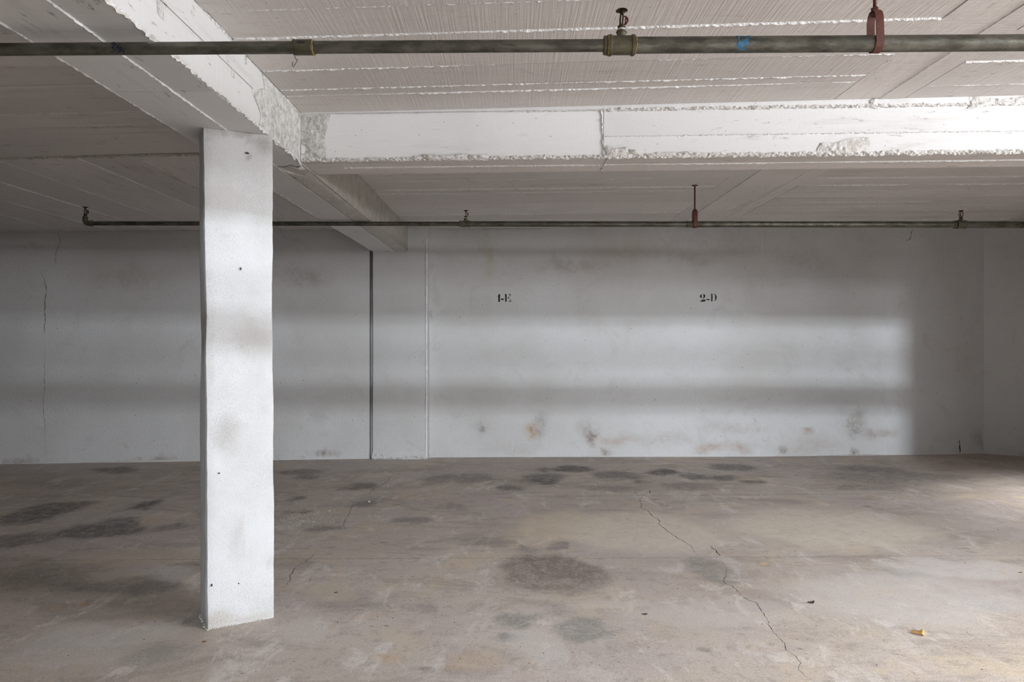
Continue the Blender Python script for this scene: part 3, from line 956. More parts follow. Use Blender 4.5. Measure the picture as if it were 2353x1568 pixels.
# grey unpainted render over the far half of the beam's right face and edge, weathered patch before it
yb0 = cross_y(BX1) + 0.30
lumpy('grey_render_patch', (BX1, yb0, beam_low(yb0) - .004), (0, 7.48 - yb0, 0.018), (0, 0, 0.292), 110, 12, (1, 0, 0), 0.010, MT['mortar'], beam, 4.0, 0.05)
lumpy('grey_render_patch', (BX1 - 0.155, 3.75, beam_low(3.75) - .004), (0.02, 3.6, 0.019), (0.14, 0, 0), 100, 8, (0, 0, -1), 0.005, MT['soffit_render'], beam, 6.0, 0.12, ragged=0.08)
lumpy('weathered_patch', (BX1, 3.08, beam_low(3.0) + .004), (0, 0.595, 0.003), (0, 0, 0.285), 40, 18, (1, 0, 0), 0.0050, MT['mould'], beam, 9.0, 0.25, 16, 0.3)
for i, (y, z, s) in enumerate([(2.42, .20, .03), (2.78, .12, .022), (2.9, .22, .03), (2.62, .25, .026), (3.0, .28, .03), (2.2, .10, .03), (2.35, .27, .025)]):
    lumpy('weathered_patch', (BX1, y, beam_low(y) + z), (0, s * 1.2, 0), (0, 0, s * 1.5), 8, 8, (1, 0, 0), 0.006, MT['mould'], beam, 30.0 + i, 0.3, 40, 0.4)

# ------------------------------------------------------------------ cross beam
CX0, CX1 = BX1 - 0.01, 7.30
m = MB()
lowr = [(CX0, cross_y(CX0) + .006, CROSS_LOW + .006), (CX1, cross_y(CX1) + .006, CROSS_LOW + .006), (CX1, cross_y(CX1) + .296, CROSS_LOW + .006), (CX0, cross_y(CX0) + .296, CROSS_LOW + .006)]
m.hexa(lowr + [(x, y, 2.85) for x, y, _ in lowr])
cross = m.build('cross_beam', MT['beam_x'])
tag(cross, 'brightly lit white cross beam spanning to the right of the column', 'beam', kind='structure')
XS = (1387 - 1176.5) / F * 3.61


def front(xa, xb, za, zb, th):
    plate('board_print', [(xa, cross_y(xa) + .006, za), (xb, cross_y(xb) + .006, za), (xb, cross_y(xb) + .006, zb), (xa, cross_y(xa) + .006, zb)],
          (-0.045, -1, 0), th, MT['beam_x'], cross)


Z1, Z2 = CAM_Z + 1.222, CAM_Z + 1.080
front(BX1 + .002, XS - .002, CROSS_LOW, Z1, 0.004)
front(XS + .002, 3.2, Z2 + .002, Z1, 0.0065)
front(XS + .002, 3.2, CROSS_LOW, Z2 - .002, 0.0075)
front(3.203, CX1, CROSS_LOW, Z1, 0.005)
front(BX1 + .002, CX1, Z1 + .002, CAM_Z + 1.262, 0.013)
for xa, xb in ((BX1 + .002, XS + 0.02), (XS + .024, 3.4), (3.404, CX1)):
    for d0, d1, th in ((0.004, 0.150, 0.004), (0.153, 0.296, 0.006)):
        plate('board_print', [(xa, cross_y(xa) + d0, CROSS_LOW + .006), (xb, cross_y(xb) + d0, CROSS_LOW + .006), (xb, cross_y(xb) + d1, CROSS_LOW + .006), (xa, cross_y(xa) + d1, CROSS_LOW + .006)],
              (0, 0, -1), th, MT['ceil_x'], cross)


def cfin(x0, x1, z, d, out, w, h, mat, seed, cover, step=0.011):
    fin('cement_ridge', (x0, cross_y(x0) + d, z), (x1, cross_y(x1) + d, z), out, w, h, MT[mat], cross, seed, cover, step)


cfin(BX1 + .02, XS, CROSS_LOW + .004, 0.0, (0, -1, -0.35), 0.020, 0.009, 'spall', 301, 0.85)
cfin(XS, 5.0, CROSS_LOW + .004, -0.002, (0, -1, -0.35), 0.024, 0.010, 'spall', 302, 0.9)
cfin(XS, 5.0, Z2, -0.001, (0, -1, 0), 0.009, 0.008, 'ridge', 303, 0.75)
cfin(BX1 + .2, XS, Z1 - .002, -0.004, (0, -1, -.5), 0.008, 0.006, 'ridge', 304, 0.6)
cfin(XS, 5.0, Z1 - .002, -0.006, (0, -1, -.5), 0.018, 0.010, 'spall', 305, 0.95)
cfin(BX1 + .2, 5.0, CROSS_LOW, 0.1515, (0, 0, -1), 0.006, 0.005, 'ridge', 306, 0.7)
fin('cement_ridge', (XS, cross_y(XS) + 0.001, CROSS_LOW + .01), (XS - 0.012, cross_y(XS) + 0.001, Z1), (0, -1, 0), 0.008, 0.009, MT['ridge'], cross, 307, 0.9)
fin('cement_ridge', (XS + .022, cross_y(XS), CROSS_LOW), (XS + 0.02, cross_y(XS) + .29, CROSS_LOW), (0, 0, -1), 0.010, 0.006, MT['spall'], cross, 308, 0.9)
# weathered corner by the long beam, broken places on the lower edge
lumpy('weathered_patch', (BX1 + .004, cross_y(BX1), CROSS_LOW + .002), (0.13, -0.006, 0), (0, 0, 0.25), 26, 26, (0, -1, 0), 0.008, MT['mould'], cross, 12.0, 0.35, 24, 0.75)
for px0, px1, zt, seed in ((1390, 1455, 336, 14.0), (1876, 1960, 338, 15.0), (1985, 2010, 232, 16.0), (2225, 2350, 226, 17.0), (940, 1060, 355, 18.0), (1075, 1120, 356, 19.0), (1520, 1640, 352, 21.0), (1435, 1475, 343, 22.0)):
    a = (px0 - 1176.5) / F * 3.58
    b = (px1 - 1176.5) / F * 3.56
    up = zt < 300
    z0 = CROSS_LOW - 0.001 if not up else Z1 - 0.006
    hgt = (0.062 if seed < 16 else 0.03) if not up else 0.040
    if seed in (18.0, 19.0, 21.0): hgt = 0.022
    if seed == 22.0: hgt = 0.055
    lumpy('broken_edge', (a, cross_y(a) - .008, z0), (b - a, cross_y(b) - cross_y(a), 0), (0, 0, hgt), max(10, int((b - a) / .006)), 9, (0, -1, 0), 0.014 if seed != 22.0 else 0.008,
          MT['spall'] if seed != 22.0 else MT['mortar'], cross, seed, 0.33, 45, 0.8)

# ------------------------------------------------------------------ column
def make_column():
    base = [Vector((-1.370, 3.067)), Vector((-1.114, 3.207)), Vector((-1.221, 3.372)), Vector((-1.477, 3.232))]
    topc = [Vector((-1.388, 3.067)), Vector((-1.119, 3.200)), Vector((-1.225, 3.372)), Vector((-1.481, 3.232))]
    nz = 90
    prof = []
    for k in range(4):
        a, b = k, (k + 1) % 4
        n = 14 if k % 2 == 0 else 10
        for i in range(n):
            prof.append((a, b, i / n))
    vs, fs = [], []
    for j in range(nz + 1):
        t = j / nz
        c = [p.lerp(q, t) for p, q in zip(base, topc)]
        cen = sum(c, Vector((0, 0))) / 4
        for a, b, s in prof:
            p = c[a].lerp(c[b], s)
            # round the arrises
            ds = min(s, 1 - s) * (c[b] - c[a]).length
            if ds < 0.012: p = p + (cen - p).normalized() * (0.012 - ds) * 0.45
            zt = 2.245 + 0.012 * (p.x + 1.388) / 0.27 + 0.02
            z = -0.005 + t * (zt + 0.01)
            q = Vector((p.x * 5, p.y * 5, z * 4))
            d = noise.fractal(q, 0.8, 2.0, 3) * 0.0035 + noise.noise(Vector((p.x * 30, p.y * 30, z * 26))) * 0.0016
            bulge = -0.004 * math.exp(-((z - 1.35) / 0.25) ** 2)
            p = p + (p - cen).normalized() * (d + bulge)
            vs.append((p.x, p.y, z))
    n = len(prof)
    for j in range(nz):
        for i in range(n):
            fs.append((j * n + i, j * n + (i + 1) % n, (j + 1) * n + (i + 1) % n, (j + 1) * n + i))
    fs += [tuple(range(n)), tuple(nz * n + i for i in range(n))]
    o = link_mesh('concrete_column', vs, fs, MT['column'])
    smooth_by_angle(o, 35)
    apply_stains(o, stain_set(COLUMN_STAINS, 'wall', 3.12), (0, 2), 0.02, 12.0, 0.9)
    tag(o, 'square white stuccoed column standing under the long beam', 'column', kind='structure')
    # cement haunch at the foot
    r = random.Random(5)
    m = MB()
    ring = base
    for k in (3, 0):
        a, b = ring[k], ring[(k + 1) % 4]
        for i in range(34):
            q = a.lerp(b, i / 34)
            if r.random() < 0.35: continue
            rr = r.uniform(0.002, 0.0065)
            q = q + Vector((r.uniform(-.004, .004), r.uniform(-.008, .002)))
            m.lathe([(rr * .2, -rr), (rr, -rr * .2), (rr * .8, rr * .5), (rr * .1, rr * .8)], (q.x, q.y, rr * 0.35), (r.uniform(-.4, .4), r.uniform(-.4, .4), 1), 6)
    tag(m.build('cement_crumbs', MT['mortar'], o), kind='stuff')
    return o


column = make_column()
# chipped pits in the column's face
for px, py, w, h in ((553, 618, 0.0032, 0.0068), (567, 352, 0.008, 0.004), (503, 1088, 0.004, 0.003), (548, 1341, 0.003, 0.003), (486, 1345, 0.004, 0.006)):
    dx, dz = (px - 1176.5) / F, (784.0 - py) / F
    yy = (3.067 + 1.37 * 0.547) / (1 - 0.547 * dx)
    c = Vector((dx * yy, yy, CAM_Z + dz * yy))
    t_ = Vector((0.877, 0.480, 0))
    n_ = Vector((0.480, -0.877, 0))
    rim = [c + t_ * (math.cos(k * math.pi / 5) * w * (1 + 0.3 * math.sin(k * 7 + px))) + Vector((0, 0, math.sin(k * math.pi / 5) * h)) for k in range(10)]
    vs = [p + n_ * 0.0045 for p in rim] + [p - n_ * 0.010 for p in rim]
    link_mesh('chipped_pit', vs, [tuple(range(10)), tuple(range(19, 9, -1))] + [(k, (k + 1) % 10, 10 + (k + 1) % 10, 10 + k) for k in range(10)], MT['groove'], column)

# ------------------------------------------------------------------ stencilled bay numbers on the back wall
def stencil(polys, ox, oy, s, label):
    m = MB()
    for poly in polys:
        pts = []
        for x, y in poly:
            px, py = ox + x / s, oy + y / s
            yy = 7.66
            for _ in range(3):
                q = P(px, py, yy)
                yy = interp(BACK, q.x) - 0.0012
            pts.append(P(px, py, yy))
        n = len(pts)
        back = [p + Vector((0, 0.0015, 0)) for p in pts]
        m.add(pts + back, [tuple(range(n)), tuple(range(2 * n - 1, n - 1, -1))] + [(i, (i + 1) % n, n + (i + 1) % n, n + i) for i in range(n)])
    o = m.build('stencil_lettering', MT['ink'], wall_back)
    o['label'] = label
    return o


stencil([
    [(740, 478), (858, 478), (852, 600), (846, 720), (850, 960), (875, 995), (708, 995), (738, 960), (735, 660), (688, 655), (735, 580)],
    [(915, 775), (1110, 775), (1110, 860), (1020, 872), (915, 865)],
    [(1160, 480), (1295, 478), (1300, 600), (1305, 880), (1300, 992), (1185, 992), (1205, 960), (1195, 560)],
    [(1380, 482), (1562, 474), (1562, 640), (1542, 640), (1505, 545), (1450, 502)],
    [(1372, 722), (1440, 640), (1466, 635), (1466, 822), (1450, 820), (1415, 750)],
    [(1378, 992), (1470, 972), (1530, 915), (1572, 812), (1592, 832), (1580, 996)],
], 1120, 660, 29.41, 'black stencilled 1-E')
stencil([
    [(690, 475), (640, 490), (570, 545), (535, 615), (555, 680), (620, 735), (700, 728), (665, 680), (655, 600), (665, 520)],
    [(742, 475), (775, 540), (785, 640), (775, 710), (730, 812), (800, 770), (870, 700), (905, 610), (890, 545), (840, 490)],
    [(560, 992), (600, 935), (670, 862), (780, 850), (870, 850), (905, 830), (918, 850), (905, 970), (760, 978), (640, 990)],
    [(985, 808), (1192, 808), (1192, 880), (985, 885)],
    [(1262, 445), (1390, 455), (1390, 600), (1405, 690), (1390, 760), (1390, 945), (1400, 965), (1265, 965), (1300, 940), (1300, 480)],
    [(1470, 445), (1540, 450), (1610, 520), (1655, 610), (1678, 700), (1655, 800), (1590, 910), (1480, 965), (1545, 900), (1568, 800), (1565, 640), (1555, 540)],
], 1590, 660, 29.41, 'black stencilled 2-D')

# ------------------------------------------------------------------ sprinkler pipes
def hexring(m, c, axis, r, w):
    m.lathe([(r * 0.93, 0), (r, w * 0.15), (r, w * 0.85), (r * 0.93, w)], c, axis, 6)


def head_parts(parent, base, scale, rot, lean=0.0, tape=True):
    """upright sprinkler head on a socket whose rim is at `base`"""
    base = Vector(base)
    up = Vector((lean, 0, 1)).normalized()
    ex = Vector((math.cos(rot), math.sin(rot), 0))
    ey = Vector((-math.sin(rot), math.cos(rot), 0))
    S = scale
    W = lambda x, y, z: base + (ex * x + ey * y + up * z) * S
    m = MB()
    m.lathe([(0.0088 * S, 0), (0.0088 * S, 0.006 * S), (0.0105 * S, 0.0075 * S), (0.0105 * S, 0.013 * S), (0.008 * S, 0.015 * S)], base, up, 12)
    head = smooth_by_angle(m.build('sprinkler_head', MT['bronze'], parent))
    if tape:
        smooth_by_angle(MB().lathe([(0.0095 * S, -0.001), (0.0108 * S, 0.0005), (0.0108 * S, 0.0052 * S), (0.0095 * S, 0.006 * S)], base, up, 14).build('thread_tape', MT['ptfe'], head))
    for sgn in (-1, 1):
        pts = []
        for i in range(11):
            t = i / 10
            z = 0.012 + 0.040 * t
            x = sgn * (0.0045 + 0.0085 * math.sin(math.pi * min(1.0, t * 1.02)) ** 0.8 * (1 - 0.25 * t))
            pts.append(W(x, 0, z))
        m = MB().tube(pts, [0.0026 * S] * 11, 8)
        m.build('frame_arm', MT['bronze'], head, True)
    MB().lathe([(0.0052 * S, 0), (0.006 * S, 0.003 * S), (0.0045 * S, 0.009 * S), (0.003 * S, 0.011 * S)], W(0, 0, 0.046), up, 10).build('boss', MT['bronze'], head, True)
    # toothed deflector
    m = MB()
    n = 24
    vs, fs = [], []
    c0, c1 = W(0, 0, 0.0562), W(0, 0, 0.0578)
    rim = []
    for k in range(n * 2):
        a = math.pi * k / n
        r = (0.0165 if k % 2 == 0 else 0.0135) * S
        d = -0.0022 * S if k % 2 == 0 else 0.0
        rim.append((ex * math.cos(a) + ey * math.sin(a)) * r + up * d)
    vs = [c0] + [c0 + q for q in rim] + [c1] + [c1 + q for q in rim]
    N = 2 * n
    for k in range(N):
        a, b = 1 + k, 1 + (k + 1) % N
        fs += [(0, b, a), (N + 1, N + 1 + a, N + 1 + b), (a, b, N + 1 + b, N + 1 + a)]
    m.add(vs, fs)
    m.build('deflector', MT['bronze'], head)
    # fusible link lever standing off the frame
    pts = [W(0.002, 0.004, 0.016), W(0.004, 0.012, 0.019), W(0.003, 0.0165, 0.026), W(0.001, 0.0165, 0.034), W(0.0, 0.012, 0.0400), W(0, 0.006, 0.041), W(0, 0.001, 0.044)]
    m = MB().tube(pts, [0.0018 * S, 0.0026 * S, 0.0030 * S, 0.0030 * S, 0.0024 * S, 0.0018 * S, 0.0016 * S], 8)
    m.add([W(x, 0.011 + y, z) for x, y, z in [(-.003, -.001, .022), (.003, -.001, .022), (.003, -.001, .036), (-.003, -.001, .036), (-.003, .001, .022), (.003, .001, .022), (.003, .001, .036), (-.003, .001, .036)]],
          [(0, 1, 2, 3), (7, 6, 5, 4), (0, 1, 5, 4), (1, 2, 6, 5), (2, 3, 7, 6), (3, 0, 4, 7)])
    m.build('fusible_link', MT['redpart'], head, True)
    return head


def tee(parent, c0, c1, c2, axis, r, collar, up_r, up_h, pos):
    """tee body between axis offsets; pos(t) gives a point on the pipe axis"""
    a, b = c0, c1
    m = MB()
    w = collar
    m.lathe([(r * .9, a), (r * 1.10, a + w * .1), (r * 1.12, a + w * .5), (r * 1.10, a + w * .9), (r, a + w),
             (r, b - w), (r * 1.10, b - w * .9), (r * 1.12, b - w * .5), (r * 1.10, b - w * .1), (r * .9, b)], pos(0), axis, 28)
    o = m.build('tee_fitting', MT['fitting'], parent)
    smooth_by_angle(o, 30)
    mid = pos((a + b) / 2)
    sock = MB().lathe([(up_r * .94, 0), (up_r * .94, r + up_h * .55), (up_r * 1.12, r + up_h * .62), (up_r * 1.14, r + up_h * .8), (up_r * 1.05, r + up_h)], mid, (0, 0, 1), 20)
    smooth_by_angle(sock.build('outlet_socket', MT['fitting'], o), 30)
    return o, mid + Vector((0, 0, r + up_h))


def hemp_ring(parent, c, axis, r, seed):
    """tuft of sealing thread where the pipe enters the fitting"""
    rr = random.Random(seed)
    axis = Vector(axis).normalized()
    u = axis.orthogonal().normalized()
    w = axis.cross(u)
    m = MB()
    pts = []
    for k in range(20):
        a = 2 * math.pi * k / 20
        pts.append(Vector(c) + (u * math.cos(a) + w * math.sin(a)) * (r + rr.uniform(-.0006, .0014)) + axis * rr.uniform(-.0012, .0012))
    m.tube(pts, 0.0022, 6, True)
    m.build('thread_seal', MT['hemp'], parent, True)


def pipe_run(parent, pos, axis, a, b, r, mat='pipe'):
    L = b - a
    n = max(2, int(L / 0.25))
    prof = [(r, a + L * i / n) for i in range(n + 1)]
    o = MB().lathe(prof, pos(0), axis, 28).build('pipe_length', MT[mat], parent)
    return smooth_by_angle(o, 40)


def paint_mark(parent, c, axis, r, a0, a1, half, mat, seed, holes=False):
    """ragged dab of paint on the pipe: a0..a1 angle range, half = half length"""
    axis = Vector(axis).normalized()
    u = Vector((0, -1, 0))
    w = Vector((0, 0, 1))
    m = MB()
    na, nx = 16, 22
    pts = {}
    fs = []
    vs = []
    for i in range(na + 1):
        for j in range(nx + 1):
            a = a0 + (a1 - a0) * i / na
            s = -1 + 2 * j / nx
            q = (u * math.cos(a) + w * math.sin(a))
            vs.append(Vector(c) + q * (r + 0.0006) + axis * s * half)
    for i in range(na):
        for j in range(nx):
            s = -1 + 2 * (j + .5) / nx
            t = -1 + 2 * (i + .5) / na
            g = noise.fractal(Vector((s * 1.6 + seed, t * 1.6, seed)), 0.6, 2.0, 4)
            ok = math.hypot(s * 1.0, t * 0.95) + g * 0.75 < 0.78
            if holes and noise.noise(Vector((s * 3.1 + seed, t * 3.3, 5))) > 0.05: ok = False
            if ok:
                k = i * (nx + 1) + j
                fs.append((k, k + 1, k + nx + 2, k + nx + 1))
    me_used = sorted({i for f in fs for i in f})
    idx = {q: i for i, q in enumerate(me_used)}
    link_mesh('paint_dab', [vs[q] for q in me_used], [tuple(idx[i] for i in f) for f in fs], MT[mat], parent, True)


# --- near pipe
YN = 2.10
def near_pos(x): return Vector((x, YN, 2.2077 + 0.0066 * x))
near_axis = (near_pos(1) - near_pos(0)).normalized()
near = thing('sprinkler_pipe', near_pos(0), 'near galvanised sprinkler pipe crossing under the top of the picture', 'pipe', 'sprinkler pipes')
npos = near_pos
RS, RB = 0.0187, 0.0246
ps = pipe_run(near, npos, near_axis, -6.19, 0.292, RS)
pb = pipe_run(near, npos, near_axis, 0.372, 5.04, RB)
# coupling
cx0, cx1 = (677 - 1176.5) / F * YN, (719 - 1176.5) / F * YN
cpl = smooth_by_angle(MB().lathe([(RS, cx0 - .003), (0.0222, cx0), (0.0230, cx0 + .002), (0.0230, cx1 - .004), (0.0236, cx1 - .002), (0.0222, cx1)], npos(0), near_axis, 28).build('pipe_coupling', MT['fitting'], near), 30)
MB().box((cx0 + .014, YN - .0236, npos(cx0).z + .004), (cx0 + .037, YN - .0215, npos(cx0).z + .009)).build('embossed_bar', MT['black'], cpl)
hemp_ring(cpl, npos(cx1 + .002), near_axis, RS + .0025, 3)
hemp_ring(cpl, npos(cx0 - .002), near_axis, RS + .0008, 4)
# reducing bush, tee and head
bush = MB()
hexring(bush, npos(0.281), near_axis, 0.0285, 0.013)
bush.build('reducing_bush', MT['fitting'], near)
t1, rim = tee(near, 0.296, 0.377, None, near_axis, 0.0285, 0.011, 0.0145, 0.016, npos)
hemp_ring(t1, npos(0.2945), near_axis, 0.0285, 6)
hemp_ring(t1, npos(0.379), near_axis, 0.0255, 7)
head_parts(near, rim, 1.12, math.radians(-80), 0.02)
paint_mark(pb, npos((1705 - 1176.5) / F * YN), near_axis, RB, math.radians(-75), math.radians(70), 0.024, 'blue', 2.2)
paint_mark(ps, npos((276 - 1176.5) / F * YN), near_axis, RS, math.radians(-85), math.radians(80), 0.022, 'navy', 5.1, True)

# --- far pipe
YF = 5.50
def far_pos(x): return Vector((x, YF, 2.2435 - 0.0014 * x))
fpos = far_pos
far_axis = (far_pos(1) - far_pos(0)).normalized()
far = thing('sprinkler_pipe', far_pos(0), 'far dark sprinkler pipe running in front of the back wall', 'pipe', 'sprinkler pipes')
fx = lambda px: (px - 1176.5) / F * YF
pipe_run(far, fpos, far_axis, fx(205), fx(1060), 0.0178)
pipe_run(far, fpos, far_axis, fx(1076), fx(1580), 0.0222)
pipe_run(far, fpos, far_axis, fx(1588), fx(2196), 0.0246)
pipe_run(far, fpos, far_axis, fx(2214), 7.28, 0.0270)
# elbow and head at the left end
ex_ = fx(196)
pts = [fpos(ex_) + Vector((0.055, 0, 0)), fpos(ex_) + Vector((0.030, 0, 0)), fpos(ex_) + Vector((0.010, 0, 0.004)), fpos(ex_) + Vector((0.002, 0, 0.016)), fpos(ex_) + Vector((0, 0, 0.034)), fpos(ex_) + Vector((0, 0, 0.052))]
elb = MB().tube(pts, [0.0235, 0.0215, 0.0215, 0.0215, 0.0195, 0.0205], 16)
elb = elb.build('elbow_fitting', MT['fitting'], far, True)
MB().lathe([(0.0235, 0), (0.025, .002), (0.025, .010), (0.0235, .012)], fpos(ex_) + Vector((0.046, 0, 0)), (1, 0, 0), 18).build('rim', MT['fitting'], elb, True)
MB().lathe([(0.0195, 0), (0.0212, .002), (0.0212, .008), (0.0195, .010)], fpos(ex_) + Vector((0, 0, 0.044)), (0, 0, 1), 18).build('rim', MT['fitting'], elb, True)
head_parts(far, fpos(ex_) + Vector((0, 0, 0.055)), 1.35, math.radians(-35), 0.0, False)
# two tees
t2, rim2 = tee(far, fx(1061), fx(1079), None, far_axis, 0.0255, 0.011, 0.0135, 0.018, fpos)
bush = MB()
hexring(bush, fpos(fx(1055.5)), far_axis, 0.0262, 0.014)
bush.build('reducing_bush', MT['fitting'], far)
head_parts(far, rim2, 1.15, math.radians(-85), 0.03)
t3, rim3 = tee(far, fx(2197), fx(2219), None, far_axis, 0.0305, 0.014, 0.016, 0.014, fpos)
bush = MB()
bush.lathe([(0.025, 0), (0.030, .006), (0.0315, .012), (0.029, .020)], fpos(fx(2190)), far_axis, 24)
bush.build('reducing_bush', MT['fitting'], far, True)
head_parts(far, rim3, 1.22, math.radians(-20), 0.01, False)
# reducing coupling beside the hanger, rust ring farther left
rc = MB().lathe([(0.0225, 0), (0.0270, .002), (0.0270, .007), (0.0252, .009), (0.0252, .046), (0.0265, .048), (0.0265, .054), (0.0245, .056)], fpos(fx(1577)), far_axis, 24)
smooth_by_angle(rc.build('reducing_coupling', MT['fitting'], far), 30)
MB().lathe([(0.0222, 0), (0.0228, .001), (0.0228, .012), (0.0222, .013)], fpos(fx(1379)), far_axis, 24).build('rust_ring', MT['brownchip'], far, True)


# --- hangers
def hanger(name_label, c, r, loop_h, band, th, ceil_z, lean, rod_r):
    """pear-shaped strap round the pipe hung on a rod"""
    t = thing('pipe_hanger', (c.x, c.y, ceil_z), name_label, 'pipe hanger', 'pipe hangers')
    prof = []
    rr = r + th * 0.5
    for k in range(13):
        a = math.pi + math.pi * k / 12
        prof.append((math.cos(a) * rr, math.sin(a) * rr))
    prof += [(rr, loop_h * 0.45), (rr * 0.98, loop_h * 0.72), (rr * 0.75, loop_h * 0.9), (rr * 0.42, loop_h), (-rr * 0.42, loop_h), (-rr * 0.75, loop_h * 0.9), (-rr * 0.98, loop_h * 0.72), (-rr, loop_h * 0.45)]
    n = len(prof)
    vs, fs = [], []
    for i, (y, z) in enumerate(prof):
        p0, p1 = prof[i - 1], prof[(i + 1) % n]
        tx, tz = p1[0] - p0[0], p1[1] - p0[1]
        L = math.hypot(tx, tz) or 1
        ny, nz = tz / L, -tx / L
        for s, d in ((-1, -th / 2), (1, -th / 2), (1, th / 2), (-1, th / 2)):
            xx = s * band / 2 + lean * z
            vs.append(c + Vector((xx, y + ny * d, z + nz * d)))
    for i in range(n):
        j = (i + 1) % n
        for k in range(4):
            fs.append((i * 4 + k, i * 4 + (k + 1) % 4, j * 4 + (k + 1) % 4, j * 4 + k))
    smooth_by_angle(link_mesh('strap', vs, fs, MT['redlead'], t), 40)
    tip = c + Vector((lean * loop_h, 0, loop_h))
    MB().tube([tip - Vector((0, 0, 0.014)), Vector((c.x + lean * loop_h * 1.2, c.y, ceil_z - 0.002))], rod_r, 10).build('rod', MT['redlead'], t, True)
    nut = MB()
    hexring(nut, tip - Vector((0, 0, 0.014)), (0, 0, 1), rod_r * 2.1, 0.010)
    hexring(nut, tip + Vector((0, 0, 0.003)), (0, 0, 1), rod_r * 2.1, 0.009)
    nut.build('nut', MT['redlead'], t)
    MB().box((c.x + lean * loop_h * 1.2 - .022, c.y - .010, ceil_z - .006), (c.x + lean * loop_h * 1.2 + .022, c.y + .010, ceil_z - .0005)).build('ceiling_plate', MT['redlead'], t)
    return t


hx = (2012 - 1176.5) / F * YN
hanger('red strap hanger holding the near pipe at upper right', near_pos(hx), RB + .0005, 0.098, 0.024, 0.003, ceil_right(hx, YN) - .011, -0.02, 0.0055)
hx2 = (1596.5 - 1176.5) / F * YF
hanger('dark red strap hanger on a long rod holding the far pipe', far_pos(hx2), 0.0275, 0.110, 0.031, 0.004, ceil_right(hx2, YF) - .011, 0.0, 0.0062)

# --- wire hooked over the near coupling
cz = near_pos(cx0).z
r0 = 0.0242
pts = []
wx = cx0 - 0.0005
for k in range(15):
    a = math.radians(-100 + 300 * k / 14)
    pts.append((wx + 0.0005 * math.sin(a), YN - math.cos(a) * r0, cz + math.sin(a) * r0))
start = Vector(pts[0])
q = lambda px, py: Vector(((px - 1176.5) / F * (YN - .02), YN - .012, CAM_Z + (784 - py) / F * (YN - .012)))
tail = [q(676, 132), q(679, 137), q(682, 136.5), q(680, 141), q(676, 148), q(671.5, 154), q(669.5, 151), q(670.5, 142)]
wire = MB().tube(pts[::-1] + tail, 0.0009, 6).build('wire_hook', MT['black'], None, True)
tag(wire, 'thin black wire looped round the pipe coupling with a hooked end', 'wire')

# ------------------------------------------------------------------ small things on the floor
def leaf_scrap(name, px, py, size, rot, mat, label, seed, curl=0.5, shape=None):
    c = FL(px, py)
    r = random.Random(seed)
    n = 10
    vs, fs = [], []
    for i in range(n + 1):
        t = i / n
        w = size * 0.28 * math.sin(math.pi * min(1, t * 0.96 + 0.04)) ** 0.7 * r.uniform(0.75, 1.2)
        x = (t - 0.5) * size
        z = 0.004 + curl * size * (t - 0.5) ** 2 + r.uniform(0, .0015)
        for s in (-1, -0.35, 0.35, 1):
            vs.append(Vector((x, s * w + 0.15 * w * math.sin(t * 5), z + abs(s) * curl * size * 0.14)))
    m = (n + 1) * 4
    vs += [v - Vector((0, 0, 0.0016)) for v in vs]
    for i in range(n):
        for k in range(3):
            a = i * 4 + k
            fs += [(a, a + 1, a + 5, a + 4), (m + a + 4, m + a + 5, m + a + 1, m + a)]
        fs += [(i * 4, i * 4 + 4, m + i * 4 + 4, m + i * 4), (i * 4 + 7, i * 4 + 3, m + i * 4 + 3, m + i * 4 + 7)]
    fs += [(0, m, m + 1, 1), (1, m + 1, m + 2, 2), (2, m + 2, m + 3, 3)]
    k = n * 4
    fs += [(k + j + 1, m + k + j + 1, m + k + j, k + j) for j in range(3)]
    R = lambda v: Vector((v.x * math.cos(rot) - v.y * math.sin(rot), v.x * math.sin(rot) + v.y * math.cos(rot), v.z))
    zmin = min(v.z for v in vs)
    o = link_mesh(name, [R(v) - Vector((0, 0, zmin)) for v in vs], fs, MT[mat])
    o.location = (c.x, c.y, 0.0)
    tag(o, label, 'leaf scrap' if 'leaf' in name else 'chip')
    return o


leaf_scrap('dried_leaf', 1864, 1387, 0.036, 0.2, 'leaf', 'curled dark dried leaf on the floor, nearest the long crack', 3, 1.0)
leaf_scrap('dried_leaf', 1482, 1413, 0.026, 0.1, 'leaf', 'small dark leaf scrap on the floor between the crack and the big stain', 4, 0.4)
leaf_scrap('bark_chip', 469, 1476, 0.018, 0.4, 'brownchip', 'brown chip on the floor just in front of the column', 5, 0.3)
leaf_scrap('bark_chip', 2345, 1317, 0.020, 0.1, 'brownchip', 'reddish chip on the floor at the far right edge', 6, 0.3)
leaf_scrap('dried_leaf', 772, 1363, 0.020, 0.6, 'leaf', 'tiny dark leaf crumb on the floor to the right of the column', 7, 0.4)

# tan plug with a frayed yellow end
c = FL(2111, 1459)
tan = thing('discarded_plug', (c.x, c.y, 0), 'small tan stub with a flared yellow end lying on the floor', 'litter')
A = FL(2093, 1456) + Vector((0, 0, 0.0075))
B = FL(2117, 1461) + Vector((0, 0, 0.0125))
ax = (B - A).normalized()
L = (B - A).length
m = MB()
m.lathe([(0.0045, 0), (0.0062, .004), (0.0068, L * .5), (0.0082, L * .8), (0.0095, L)], A, ax, 14)
smooth_by_angle(m.build('stub', MT['tan'], tan), 50)
r_ = random.Random(2)
m = MB()
n = 16
vs, fs = [], []
for (rad, t) in ((0.0085, -0.002), (0.0125, 0.002), (0.0135, 0.008), (0.0085, 0.0105), (0.004, 0.007)):
    for k in range(n):
        a = 2 * math.pi * k / n
        u = ax.orthogonal().normalized()
        w = ax.cross(u)
        rr = rad * (1 + r_.uniform(-.18, .12))
        vs.append(B + ax * (t + r_.uniform(-.0012, .0012)) + (u * math.cos(a) + w * math.sin(a)) * rr)
